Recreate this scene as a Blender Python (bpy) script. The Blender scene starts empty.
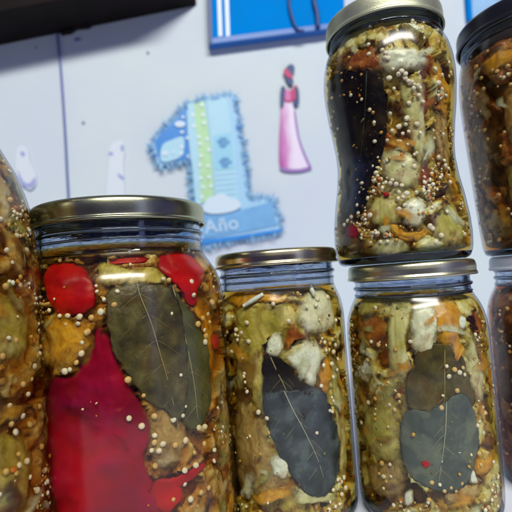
import bpy, bmesh, math, random
from mathutils import Vector, Matrix, noise
R = math.radians
random.seed(7)
S = bpy.context.scene
COL = S.collection

# ------------------------------------------------------------------ camera
F_PX = 450.0                       # focal length in pixels of the 512 px photo
CAM = Vector((0, 0, .123))
cam_d = bpy.data.cameras.new('camera'); cam = bpy.data.objects.new('camera', cam_d); COL.objects.link(cam)
cam_d.sensor_width = 36; cam_d.lens = 36 * F_PX / 512; cam_d.clip_start = .005; cam_d.clip_end = 50
CROT = Matrix.Rotation(R(90 + 2.7), 4, 'X') @ Matrix.Rotation(R(-4.1), 4, 'Z')
cam.matrix_world = Matrix.Translation(CAM) @ CROT
cam_d.dof.use_dof = True; cam_d.dof.focus_distance = .19; cam_d.dof.aperture_fstop = 14
S.camera = cam

# ------------------------------------------------------------------ world and lamps
W = bpy.data.worlds.new('World'); S.world = W; W.use_nodes = True
nt = W.node_tree; bg = nt.nodes['Background']
tc = nt.nodes.new('ShaderNodeTexCoord'); nz = nt.nodes.new('ShaderNodeTexNoise'); nz.inputs['Scale'].default_value = 1.7
nz.inputs['Detail'].default_value = 2
rp = nt.nodes.new('ShaderNodeValToRGB')
rp.color_ramp.elements[0].position = .38; rp.color_ramp.elements[0].color = (.015, .008, .20, 1)
rp.color_ramp.elements[1].position = .64; rp.color_ramp.elements[1].color = (.27, .27, 1.0, 1)
nt.links.new(tc.outputs['Generated'], nz.inputs['Vector']); nt.links.new(nz.outputs['Fac'], rp.inputs['Fac'])
nt.links.new(rp.outputs['Color'], bg.inputs['Color']); bg.inputs['Strength'].default_value = .24

def area(name, loc, target, sx, sy, power, color):
    d = bpy.data.lights.new(name, 'AREA'); d.shape = 'RECTANGLE'; d.size = sx; d.size_y = sy; d.energy = power; d.color = color
    o = bpy.data.objects.new(name, d); COL.objects.link(o); o.location = loc
    o.rotation_euler = (Vector(target) - Vector(loc)).to_track_quat('-Z', 'Y').to_euler()
area('ceiling_tube_lamp', (.34, -1.15, 1.72), (0, .5, .15), 1.6, .30, 59, (1.0, .985, .90))
area('window_light', (.95, -.85, .35), (.1, .25, .12), .20, 1.1, .9, (.50, .55, 1.0))
S.view_settings.view_transform = 'Standard'; S.view_settings.look = 'None'; S.view_settings.exposure = 0; S.view_settings.gamma = 1
S.cycles.max_bounces = 12; S.cycles.transparent_max_bounces = 32; S.cycles.transmission_bounces = 10
S.cycles.glossy_bounces = 5; S.cycles.diffuse_bounces = 3; S.cycles.caustics_reflective = False
S.cycles.caustics_refractive = True; S.cycles.blur_glossy = .5; S.cycles.sample_clamp_indirect = 4

# ------------------------------------------------------------------ helpers
def ray(px, py):
    d = Vector(((px - 256) / F_PX, -(py - 256) / F_PX, -1))
    return (CROT.to_3x3() @ d).normalized()

def tag(o, label=None, cat=None, group=None, kind=None):
    if label: o['label'] = label
    if cat: o['category'] = cat
    if group: o['group'] = group
    if kind: o['kind'] = kind
    return o

def empty(name, loc, label, cat, group=None, rz=0):
    o = bpy.data.objects.new(name, None); COL.objects.link(o); o.location = loc; o.rotation_euler = (0, 0, rz)
    o.empty_display_size = .01
    return tag(o, label, cat, group)

def mesh(name, verts, faces, mats, parent=None, smooth=True, midx=None):
    me = bpy.data.meshes.new(name); me.from_pydata([tuple(v) for v in verts], [], faces)
    for m in (mats if isinstance(mats, (list, tuple)) else [mats]): me.materials.append(m)
    if smooth:
        me.polygons.foreach_set('use_smooth', [True] * len(me.polygons))
    if midx: me.polygons.foreach_set('material_index', midx)
    me.update()
    o = bpy.data.objects.new(name, me); COL.objects.link(o)
    if parent: o.parent = parent
    return o

def fix_normals(o):
    bm = bmesh.new(); bm.from_mesh(o.data); bmesh.ops.recalc_face_normals(bm, faces=bm.faces); bm.to_mesh(o.data); bm.free(); return o

def box_vf(x0, x1, y0, y1, z0, z1):
    v = [(x, y, z) for x in (x0, x1) for y in (y0, y1) for z in (z0, z1)]
    f = [(0, 1, 3, 2), (4, 6, 7, 5), (0, 4, 5, 1), (2, 3, 7, 6), (0, 2, 6, 4), (1, 5, 7, 3)]
    return v, f

def catmull(pts, n, closed=True):
    out = []; L = len(pts); rng = range(L if closed else L - 1)
    for i in rng:
        if closed: p = [pts[(i + k) % L] for k in (-1, 0, 1, 2)]
        else: p = [pts[min(max(i + k, 0), L - 1)] for k in (-1, 0, 1, 2)]
        for j in range(n):
            t = j / n
            out.append(tuple(.5 * (2 * b + (c - a) * t + (2 * a - 5 * b + 4 * c - d) * t * t + (3 * b - a - 3 * c + d) * t ** 3)
                             for a, b, c, d in zip(*p)))
    if not closed: out.append(tuple(pts[-1]))
    return out

def lathe(name, prof, mat, parent=None, n=128, closed=False, flat=False):
    """revolve (r, z) pairs; a point with r == 0 makes a pole; closed joins last to first"""
    verts = []; rings = []
    for r, z in prof:
        if r < 1e-7:
            rings.append([len(verts)]); verts.append((0, 0, z))
        else:
            rings.append(list(range(len(verts), len(verts) + n)))
            verts += [(r * math.cos(2 * math.pi * k / n), r * math.sin(2 * math.pi * k / n), z) for k in range(n)]
    faces = []
    prs = list(zip(rings, rings[1:])) + ([(rings[-1], rings[0])] if closed else [])
    for a, b in prs:
        for k in range(n):
            k2 = (k + 1) % n
            if len(a) == 1 and len(b) == 1: continue
            if len(a) == 1: faces.append((a[0], b[k2], b[k]))
            elif len(b) == 1: faces.append((a[k], a[k2], b[0]))
            else: faces.append((a[k], a[k2], b[k2], b[k]))
    return fix_normals(mesh(name, verts, faces, mat, parent))

def tube_vf(path, rad, n=8, taper=None):
    verts = []; faces = []; P = [Vector(p) for p in path]
    for i, p in enumerate(P):
        t = (P[min(i + 1, len(P) - 1)] - P[max(i - 1, 0)]).normalized()
        a = t.cross(Vector((.3, .9, .2))).normalized(); b = t.cross(a)
        r = rad * (taper(i / (len(P) - 1)) if taper else 1)
        verts += [p + a * r * math.cos(2 * math.pi * k / n) + b * r * math.sin(2 * math.pi * k / n) for k in range(n)]
        if i:
            for k in range(n):
                k2 = (k + 1) % n
                faces.append(((i - 1) * n + k, (i - 1) * n + k2, i * n + k2, i * n + k))
    faces.append(tuple(range(n))); faces.append(tuple(range(len(verts) - n, len(verts))))
    return verts, faces

def merge(parts):
    V = []; Fc = []
    for v, f in parts:
        b = len(V); V += list(v); Fc += [tuple(i + b for i in q) for q in f]
    return V, Fc

ICO = {}
def ico(sub):
    if sub not in ICO:
        bm = bmesh.new(); bmesh.ops.create_icosphere(bm, subdivisions=sub, radius=1)
        ICO[sub] = ([v.co.copy() for v in bm.verts], [tuple(v.index for v in f.verts) for f in bm.faces]); bm.free()
    return ICO[sub]

# ------------------------------------------------------------------ materials
def new_mat(name):
    m = bpy.data.materials.new(name); m.use_nodes = True; nt = m.node_tree
    return m, nt, nt.nodes, nt.links, nt.nodes['Principled BSDF']

def organic(name, cols, scale=120, rough=.4, bump=.3, bscale=500, fib=None, spec=.35, sss=0, detail=6, dist=.0, spots=None, stain=None, grain=.80, fade=None):
    """mottled colour from noise; cols = [(pos, rgb), ...]"""
    m, nt, N, L, p = new_mat(name)
    tc = N.new('ShaderNodeTexCoord'); src = tc.outputs['Object']
    if fib:
        mp = N.new('ShaderNodeMapping'); mp.inputs['Scale'].default_value = fib; L.new(src, mp.inputs['Vector']); src = mp.outputs['Vector']
    n1 = N.new('ShaderNodeTexNoise'); n1.inputs['Scale'].default_value = scale; n1.inputs['Detail'].default_value = detail
    n1.inputs['Distortion'].default_value = dist
    L.new(src, n1.inputs['Vector'])
    r = N.new('ShaderNodeValToRGB'); e = r.color_ramp.elements
    while len(e) < len(cols): e.new(.5)
    for i, (q, c) in enumerate(cols): e[i].position = q; e[i].color = (*c, 1)
    L.new(n1.outputs['Fac'], r.inputs['Fac']); colr = r.outputs['Color']
    if stain:
        n3 = N.new('ShaderNodeTexNoise'); n3.inputs['Scale'].default_value = stain[0]; n3.inputs['Detail'].default_value = 5; n3.inputs['Distortion'].default_value = .8
        L.new(tc.outputs['Object'], n3.inputs['Vector'])
        r3 = N.new('ShaderNodeValToRGB'); r3.color_ramp.elements[0].position = .50; r3.color_ramp.elements[1].position = .66
        r3.color_ramp.elements[0].color = (0, 0, 0, 1); r3.color_ramp.elements[1].color = (stain[1],) * 3 + (1,)
        L.new(n3.outputs['Fac'], r3.inputs['Fac'])
        m3 = N.new('ShaderNodeMixRGB'); m3.inputs['Color2'].default_value = (*stain[2], 1)
        L.new(r3.outputs['Color'], m3.inputs['Fac']); L.new(colr, m3.inputs['Color1']); colr = m3.outputs['Color']
    if spots:
        sc, thr, sc_col = spots
        vz = N.new('ShaderNodeTexVoronoi'); vz.inputs['Scale'].default_value = sc; L.new(tc.outputs['Object'], vz.inputs['Vector'])
        rr = N.new('ShaderNodeValToRGB'); rr.color_ramp.elements[0].position = thr; rr.color_ramp.elements[1].position = thr + .05
        rr.color_ramp.elements[0].color = (1, 1, 1, 1); rr.color_ramp.elements[1].color = (0, 0, 0, 1)
        L.new(vz.outputs['Distance'], rr.inputs['Fac'])
        mx = N.new('ShaderNodeMixRGB'); mx.inputs['Color2'].default_value = (*sc_col, 1)
        L.new(rr.outputs['Color'], mx.inputs['Fac']); L.new(colr, mx.inputs['Color1']); colr = mx.outputs['Color']
    n4 = N.new('ShaderNodeTexNoise'); n4.inputs['Scale'].default_value = 620; n4.inputs['Detail'].default_value = 4; n4.inputs['Roughness'].default_value = .7
    L.new(tc.outputs['Object'], n4.inputs['Vector'])
    r4 = N.new('ShaderNodeValToRGB'); r4.color_ramp.elements[0].position = .30; r4.color_ramp.elements[1].position = .70
    r4.color_ramp.elements[0].color = (grain, grain * .96, grain * .88, 1); r4.color_ramp.elements[1].color = (1, 1, 1, 1)
    L.new(n4.outputs['Fac'], r4.inputs['Fac'])
    m4 = N.new('ShaderNodeMixRGB'); m4.blend_type = 'MULTIPLY'; m4.inputs['Fac'].default_value = 1
    L.new(colr, m4.inputs['Color1']); L.new(r4.outputs['Color'], m4.inputs['Color2']); colr = m4.outputs['Color']
    L.new(colr, p.inputs['Base Color'])
    p.inputs['Roughness'].default_value = rough; p.inputs['Specular IOR Level'].default_value = spec
    if sss:
        p.inputs['Subsurface Weight'].default_value = sss; p.inputs['Subsurface Radius'].default_value = (1, .6, .3)
        p.inputs['Subsurface Scale'].default_value = .0025
    if bump:
        n2 = N.new('ShaderNodeTexNoise'); n2.inputs['Scale'].default_value = bscale; n2.inputs['Detail'].default_value = 4
        L.new(src, n2.inputs['Vector'])
        b = N.new('ShaderNodeBump'); b.inputs['Strength'].default_value = bump; b.inputs['Distance'].default_value = .0008
        L.new(n2.outputs['Fac'], b.inputs['Height']); L.new(b.outputs['Normal'], p.inputs['Normal'])
    if fade:      # thin edges of a slice let the liquid behind show through
        at = N.new('ShaderNodeAttribute'); at.attribute_name = 'edge'
        n5 = N.new('ShaderNodeTexNoise'); n5.inputs['Scale'].default_value = 240; n5.inputs['Detail'].default_value = 6; n5.inputs['Roughness'].default_value = .65
        L.new(tc.outputs['Object'], n5.inputs['Vector'])
        mu = N.new('ShaderNodeMath'); mu.operation = 'MULTIPLY_ADD'; mu.inputs[1].default_value = fade[2]; mu.inputs[2].default_value = -fade[2] / 2
        L.new(n5.outputs['Fac'], mu.inputs[0])
        ad = N.new('ShaderNodeMath'); ad.operation = 'ADD'; L.new(mu.outputs[0], ad.inputs[0]); L.new(at.outputs['Fac'], ad.inputs[1])
        mr = N.new('ShaderNodeMapRange'); mr.interpolation_type = 'SMOOTHSTEP'; mr.inputs['From Min'].default_value = fade[0]; mr.inputs['From Max'].default_value = fade[1]
        mr.inputs['To Min'].default_value = fade[3] if len(fade) > 3 else 1; mr.inputs['To Max'].default_value = 0; L.new(ad.outputs[0], mr.inputs['Value'])
        L.new(mr.outputs['Result'], p.inputs['Alpha'])
    return m

def plain(name, col, rough=.5, metal=0, spec=.5, bump=0, bscale=300, var=0, vscale=40, coat=0):
    m, nt, N, L, p = new_mat(name)
    p.inputs['Base Color'].default_value = (*col, 1); p.inputs['Roughness'].default_value = rough
    p.inputs['Metallic'].default_value = metal; p.inputs['Specular IOR Level'].default_value = spec
    p.inputs['Coat Weight'].default_value = coat
    if bump or var:
        tc = N.new('ShaderNodeTexCoord'); n = N.new('ShaderNodeTexNoise'); n.inputs['Scale'].default_value = bscale
        n.inputs['Detail'].default_value = 5; L.new(tc.outputs['Object'], n.inputs['Vector'])
        if bump:
            b = N.new('ShaderNodeBump'); b.inputs['Strength'].default_value = bump; b.inputs['Distance'].default_value = .0006
            L.new(n.outputs['Fac'], b.inputs['Height']); L.new(b.outputs['Normal'], p.inputs['Normal'])
        if var:
            n2 = N.new('ShaderNodeTexNoise'); n2.inputs['Scale'].default_value = vscale; n2.inputs['Detail'].default_value = 5
            L.new(tc.outputs['Object'], n2.inputs['Vector'])
            hs = N.new('ShaderNodeMixRGB'); hs.inputs['Color1'].default_value = (*[c * (1 - var) for c in col], 1)
            hs.inputs['Color2'].default_value = (*[min(1, c * (1 + var)) for c in col], 1)
            L.new(n2.outputs['Fac'], hs.inputs['Fac']); L.new(hs.outputs['Color'], p.inputs['Base Color'])
            mr = N.new('ShaderNodeMapRange'); mr.inputs['To Min'].default_value = rough * .75; mr.inputs['To Max'].default_value = min(1, rough * 1.35)
            L.new(n2.outputs['Fac'], mr.inputs['Value']); L.new(mr.outputs['Result'], p.inputs['Roughness'])
    return m

def thin_glass():
    m, nt, N, L, p = new_mat('jar_wall_glass'); N.remove(p)
    out = N['Material Output']
    lw = N.new('ShaderNodeLayerWeight'); lw.inputs['Blend'].default_value = .5
    pw = N.new('ShaderNodeMath'); pw.operation = 'POWER'; pw.inputs[1].default_value = 4.5; L.new(lw.outputs['Facing'], pw.inputs[0])
    ma = N.new('ShaderNodeMath'); ma.operation = 'MULTIPLY_ADD'; ma.inputs[1].default_value = .42; ma.inputs[2].default_value = .034
    L.new(pw.outputs[0], ma.inputs[0])
    tr = N.new('ShaderNodeBsdfTransparent'); tr.inputs['Color'].default_value = (.965, .985, .99, 1)
    gl = N.new('ShaderNodeBsdfGlossy'); gl.inputs['Roughness'].default_value = .17; gl.inputs['Color'].default_value = (1, 1, 1, 1)
    p8 = N.new('ShaderNodeMath'); p8.operation = 'POWER'; p8.inputs[1].default_value = 7; L.new(lw.outputs['Facing'], p8.inputs[0])
    ec = N.new('ShaderNodeMixRGB'); ec.inputs['Color1'].default_value = (.965, .985, .99, 1); ec.inputs['Color2'].default_value = (.10, .13, .26, 1)
    L.new(p8.outputs[0], ec.inputs['Fac']); L.new(ec.outputs['Color'], tr.inputs['Color'])
    tc = N.new('ShaderNodeTexCoord'); nz = N.new('ShaderNodeTexNoise'); nz.inputs['Scale'].default_value = 55; nz.inputs['Detail'].default_value = 1
    L.new(tc.outputs['Object'], nz.inputs['Vector'])
    b = N.new('ShaderNodeBump'); b.inputs['Strength'].default_value = .22; b.inputs['Distance'].default_value = .003
    L.new(nz.outputs['Fac'], b.inputs['Height']); L.new(b.outputs['Normal'], gl.inputs['Normal'])
    mx = N.new('ShaderNodeMixShader'); L.new(ma.outputs[0], mx.inputs['Fac']); L.new(tr.outputs[0], mx.inputs[1]); L.new(gl.outputs[0], mx.inputs[2])
    L.new(mx.outputs[0], out.inputs['Surface'])
    return m

def inner_glass():
    m, nt, N, L, p = new_mat('jar_inner_glass'); N.remove(p)
    lw = N.new('ShaderNodeLayerWeight'); lw.inputs['Blend'].default_value = .5
    pw = N.new('ShaderNodeMath'); pw.operation = 'POWER'; pw.inputs[1].default_value = 5; L.new(lw.outputs['Facing'], pw.inputs[0])
    ma = N.new('ShaderNodeMath'); ma.operation = 'MULTIPLY_ADD'; ma.inputs[1].default_value = .25; ma.inputs[2].default_value = .004
    L.new(pw.outputs[0], ma.inputs[0])
    tr = N.new('ShaderNodeBsdfTransparent'); gl = N.new('ShaderNodeBsdfGlossy'); gl.inputs['Roughness'].default_value = .08
    mx = N.new('ShaderNodeMixShader'); L.new(ma.outputs[0], mx.inputs['Fac']); L.new(tr.outputs[0], mx.inputs[1]); L.new(gl.outputs[0], mx.inputs[2])
    L.new(mx.outputs[0], N['Material Output'].inputs['Surface'])
    return m

def real_glass(name, col=(.86, .92, 1.0), rough=.02):
    m, nt, N, L, p = new_mat(name); N.remove(p)
    g = N.new('ShaderNodeBsdfGlass'); g.inputs['Color'].default_value = (*col, 1); g.inputs['IOR'].default_value = 1.5
    g.inputs['Roughness'].default_value = rough
    tc = N.new('ShaderNodeTexCoord'); mp = N.new('ShaderNodeMapping'); mp.inputs['Scale'].default_value = (22, 22, 150)
    nz = N.new('ShaderNodeTexNoise'); nz.inputs['Scale'].default_value = 1.6; nz.inputs['Detail'].default_value = 3
    L.new(tc.outputs['Object'], mp.inputs['Vector']); L.new(mp.outputs['Vector'], nz.inputs['Vector'])
    b = N.new('ShaderNodeBump'); b.inputs['Strength'].default_value = .22; b.inputs['Distance'].default_value = .0015
    L.new(nz.outputs['Fac'], b.inputs['Height']); L.new(b.outputs['Normal'], g.inputs['Normal'])
    L.new(g.outputs[0], N['Material Output'].inputs['Surface']); return m

def brine_mat(name, col, dens):
    m, nt, N, L, p = new_mat(name); N.remove(p)
    v = N.new('ShaderNodeVolumeAbsorption'); v.inputs['Color'].default_value = (*col, 1); v.inputs['Density'].default_value = dens
    L.new(v.outputs[0], N['Material Output'].inputs['Volume']); return m

M = {}
M['glass'] = thin_glass(); M['glass_in'] = inner_glass(); M['neck'] = real_glass('jar_neck_glass', (.80, .84, .90)); M['base'] = real_glass('jar_base_glass', (.8, .88, .95), .05)
M['lid_green_gold'] = plain('green_gold_lid', (.40, .41, .26), .26, 1, bump=.05, bscale=900, var=.18, vscale=60)
M['lid_gold'] = plain('gold_lid', (.60, .53, .31), .24, 1, bump=.05, bscale=900, var=.2, vscale=60)
M['lid_silver'] = plain('silver_gold_lid', (.60, .58, .38), .30, 1, bump=.08, bscale=900, var=.15, vscale=60)
M['lid_pale'] = plain('pale_olive_lid', (.54, .56, .38), .42, .8, bump=.12, bscale=1500, var=.12, vscale=80)
M['lid_black'] = plain('black_lid', (.012, .012, .018), .32, 0, .5, bump=.05, bscale=900)
M['lid_white'] = plain('white_lid', (.62, .68, .82), .4, 0, .5, bump=.05, bscale=900)

M['pepper_deep'] = organic('crimson_pepper', [(.34, (.17, .0003, .030)), (.52, (.29, .0004, .042)), (.72, (.48, .001, .032))], 34, .45, .10, 260, spec=.15, sss=.1, grain=.85, detail=2, fade=(.86, 1.0, .3))
M['pepper'] = organic('red_pepper', [(.3, (.26, .001, .005)), (.6, (.50, .003, .004)), (.8, (.64, .02, .006))], 60, .4, .2, 300, spec=.2, sss=.2, detail=3, fade=(.86, 1.0, .3))
M['seed'] = organic('cream_seed', [(.3, (.60, .50, .32)), (.6, (.88, .83, .66))], 900, .30, .25, 1800, spec=.5, sss=.1)
M['seed_amber'] = organic('amber_seed', [(.3, (.55, .33, .08)), (.65, (.78, .55, .20))], 900, .32, .25, 1800, spec=.5)
M['leaf_olive'] = organic('olive_bay_leaf', [(.30, (.020, .016, .003)), (.5, (.072, .064, .016)), (.70, (.16, .145, .05))], 130, .42, .5, 600, detail=9, spots=(420, .06, (.19, .18, .09)), stain=(110, .95, (.085, .050, .012)), fade=(.93, 1.02, .25))
M['leaf_green'] = organic('green_bay_leaf', [(.3, (.045, .055, .018)), (.55, (.09, .105, .04)), (.75, (.14, .15, .07))], 110, .42, .4, 600, detail=8, spots=(500, .05, (.22, .22, .13)), stain=(70, .5, (.03, .032, .012)), fade=(.93, 1.02, .25))
M['leaf_dark'] = organic('dark_bay_leaf', [(.35, (.004, .003, .002)), (.55, (.012, .008, .004)), (.8, (.06, .035, .010))], 90, .6, .4, 500, spec=.1, detail=6, spots=(350, .09, (.10, .08, .04)), fade=(.93, 1.02, .25))
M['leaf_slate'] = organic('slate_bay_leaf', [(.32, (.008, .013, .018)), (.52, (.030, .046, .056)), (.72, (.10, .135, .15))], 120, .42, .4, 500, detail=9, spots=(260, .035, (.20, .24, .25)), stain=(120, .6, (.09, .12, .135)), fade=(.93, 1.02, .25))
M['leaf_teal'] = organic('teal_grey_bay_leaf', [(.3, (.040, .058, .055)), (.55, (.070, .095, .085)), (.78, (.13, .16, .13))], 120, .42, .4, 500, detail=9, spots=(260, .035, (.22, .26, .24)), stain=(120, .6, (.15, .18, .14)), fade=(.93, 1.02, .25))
M['reflect_navy'] = organic('navy_reflection_streaks', [(.3, (.006, .007, .016)), (.55, (.015, .022, .055)), (.78, (.045, .07, .15))], 130, .4, .3, 500, fib=(1, 1, .1), detail=5, fade=(.5, 1.0, .6))  # vertical stretch paints dark blue reflected streaks into the colour
SM = {'amber_veg': [(.3, (.30, .10, .005)), (.5, (.62, .30, .02)), (.74, (.78, .52, .08))], 'rust_veg': [(.3, (.12, .03, .005)), (.5, (.34, .11, .01)), (.74, (.55, .26, .03))],
      'sage_veg': [(.3, (.34, .36, .14)), (.5, (.62, .64, .40)), (.7, (.84, .88, .72))], 'tan_veg': [(.3, (.20, .11, .03)), (.5, (.44, .32, .13)), (.74, (.66, .56, .32))],
      'olive_veg': [(.3, (.18, .15, .03)), (.5, (.38, .34, .09)), (.74, (.60, .58, .26))], 'brown_veg': [(.3, (.03, .012, .004)), (.55, (.12, .05, .014)), (.78, (.26, .14, .05))]}
for k_, c_ in SM.items(): M['smear_' + k_] = organic('thin_' + k_, c_, 150, .35, .3, 500, fade=(.10, .95, 1.3, .85), dist=1.0)
M['vein'] = plain('leaf_vein', (.30, .25, .10), .4)
M['vein_pale'] = plain('pale_leaf_vein', (.36, .36, .24), .4)
M['white_veg'] = organic('pale_onion', [(.3, (.46, .50, .36)), (.48, (.72, .78, .66)), (.68, (.90, .95, .88))], 70, .3, .25, 400, sss=.25, detail=9, spots=(160, .05, (.25, .28, .08)), stain=(75, .6, (.34, .24, .05)), dist=1.4, fade=(.48, 1.0, .9))
M['sage_veg'] = organic('sage_onion', [(.3, (.34, .34, .12)), (.48, (.58, .60, .34)), (.68, (.80, .84, .64))], 70, .3, .3, 400, sss=.25, detail=9, spots=(200, .05, (.20, .16, .04)), stain=(75, .8, (.28, .15, .02)), dist=1.4, fade=(.48, 1.0, .9))
M['fibre_veg'] = organic('striped_onion', [(.3, (.36, .36, .08)), (.5, (.58, .56, .24)), (.7, (.78, .78, .54))], 160, .3, .3, 300, fib=(1, 1, .12), sss=.2, detail=9, stain=(70, .6, (.42, .34, .03)), dist=1.4, fade=(.48, 1.0, .9))
M['olive_veg'] = organic('olive_marrow', [(.3, (.22, .19, .025)), (.48, (.48, .45, .10)), (.70, (.70, .68, .30))], 60, .33, .3, 400, sss=.2, detail=9, spots=(240, .06, (.42, .36, .18)), stain=(75, .85, (.20, .09, .012)), dist=1.4, fade=(.48, 1.0, .9))
M['tan_veg'] = organic('tan_aubergine', [(.3, (.22, .12, .03)), (.5, (.46, .34, .14)), (.74, (.66, .56, .32))], 80, .33, .4, 500, sss=.2, detail=9, spots=(260, .07, (.10, .05, .012)), stain=(80, .85, (.12, .045, .010)), dist=1.4, fade=(.48, 1.0, .9))
M['amber_veg'] = organic('amber_pepper_flesh', [(.3, (.36, .13, .006)), (.5, (.66, .34, .02)), (.74, (.78, .56, .10))], 90, .3, .3, 400, sss=.2, detail=9, stain=(70, .8, (.22, .06, .006)), dist=1.4, fade=(.48, 1.0, .9))
M['rust_veg'] = organic('rust_pulp', [(.3, (.10, .02, .004)), (.5, (.26, .07, .008)), (.75, (.50, .20, .02))], 170, .33, .5, 500, detail=6, fade=(.48, 1.0, .9))
M['brown_veg'] = organic('brown_pulp', [(.3, (.03, .012, .004)), (.55, (.10, .045, .012)), (.78, (.26, .14, .05))], 110, .35, .5, 500, detail=6, fade=(.48, 1.0, .9))
CORE = [(.35, (.04, .014, .003)), (.43, (.22, .085, .010)), (.50, (.42, .23, .035)), (.60, (.50, .38, .13)), (.74, (.66, .60, .36))]
M['core_amber'] = organic('amber_mash', CORE, 120, .35, .7, 420, detail=8, dist=.6, spots=(300, .07, (.55, .42, .16)))
M['core_light'] = organic('pale_olive_mash', [(.36, (.05, .022, .005)), (.43, (.28, .15, .015)), (.50, (.46, .38, .08)), (.58, (.56, .56, .28)), (.71, (.78, .82, .62))], 120, .35, .7, 420, detail=8, dist=.6, spots=(300, .06, (.58, .50, .26)))
M['core_dark'] = organic('dark_red_mash', [(.32, (.07, .02, .006)), (.45, (.26, .09, .018)), (.58, (.44, .22, .05)), (.75, (.62, .46, .20))], 120, .35, .7, 420, detail=8, dist=.6, spots=(420, .10, (.40, .24, .10)))
M['fleck'] = [plain('cream_fleck', (.76, .68, .46), .35), plain('amber_fleck', (.50, .28, .04), .35), plain('brown_fleck', (.08, .03, .01), .4),
              plain('green_fleck', (.16, .17, .03), .4), plain('orange_fleck', (.55, .16, .01), .35)]

# ------------------------------------------------------------------ the setting
WYAW = R(7); WX = Vector((math.cos(WYAW), math.sin(WYAW), 0)); WN = Vector((math.sin(WYAW), -math.cos(WYAW), 0)); W0 = Vector((0, .75, 0))
def wp(px, py, off=0.0):
    """pixel -> wall coordinates (u along the wall, z up) on the plane standing off metres proud of the wall"""
    d = ray(px, py); o = W0 + WN * off; t = (o - CAM).dot(WN) / d.dot(WN); p = CAM + d * t
    return (p - W0).dot(WX), p.z
def wv(u, z, off): return W0 + WX * u + WN * off + Vector((0, 0, z))

m_wall, nt_, N, L, p = new_mat('painted_wall')
tc = N.new('ShaderNodeTexCoord'); n1 = N.new('ShaderNodeTexNoise'); n1.inputs['Scale'].default_value = 3.5; n1.inputs['Detail'].default_value = 12
L.new(tc.outputs['Object'], n1.inputs['Vector'])
r_ = N.new('ShaderNodeValToRGB'); r_.color_ramp.elements[0].position = .35; r_.color_ramp.elements[1].position = .65
r_.color_ramp.elements[0].color = (.595, .665, .775, 1); r_.color_ramp.elements[1].color = (.645, .735, .755, 1)
L.new(n1.outputs['Fac'], r_.inputs['Fac']); L.new(r_.outputs['Color'], p.inputs['Base Color']); p.inputs['Roughness'].default_value = .65; p.inputs['Specular IOR Level'].default_value = .2
n2 = N.new('ShaderNodeTexNoise'); n2.inputs['Scale'].default_value = 60; n2.inputs['Detail'].default_value = 5; L.new(tc.outputs['Object'], n2.inputs['Vector'])
b_ = N.new('ShaderNodeBump'); b_.inputs['Strength'].default_value = .25; b_.inputs['Distance'].default_value = .002
L.new(n2.outputs['Fac'], b_.inputs['Height']); L.new(b_.outputs['Normal'], p.inputs['Normal'])
def slab(name, uz, off0, off1, mat, parent=None, n=1, closed=True, bevel=0):
    """plate of outline uz (wall coordinates) from off0 to off1 in front of the wall"""
    pts = catmull(uz, n) if n > 1 else list(uz)
    k = len(pts); V = [wv(u, z, off0) for u, z in pts] + [wv(u, z, off1) for u, z in pts]
    Fc = [tuple(range(k)), tuple(range(2 * k - 1, k - 1, -1))] + [(i, (i + 1) % k, k + (i + 1) % k, k + i) for i in range(k)]
    o = mesh(name, V, Fc, mat, None, smooth=False); fix_normals(o)
    if parent: o.parent = parent; o.matrix_parent_inverse = parent.matrix_basis.inverted()
    if bevel:
        b = o.modifiers.new('bevel', 'BEVEL'); b.width = bevel; b.segments = 3
    return o
o = slab('wall', [(-1.5, -.3), (1.5, -.3), (1.5, 1.3), (-1.5, 1.3)], -.05, 0, m_wall); tag(o, 'pale lavender white painted wall behind the jars', 'wall', kind='structure')
m_cnt = plain('white_counter', (.74, .76, .86), .35, var=.06, vscale=15, bump=.05, bscale=200)
v, f = box_vf(-1.2, 1.2, -.05, 1.05, -.04, 0)
o = mesh('counter', v, f, m_cnt, smooth=False); tag(o, 'smooth white counter the jars stand on', 'counter', kind='structure')

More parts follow.
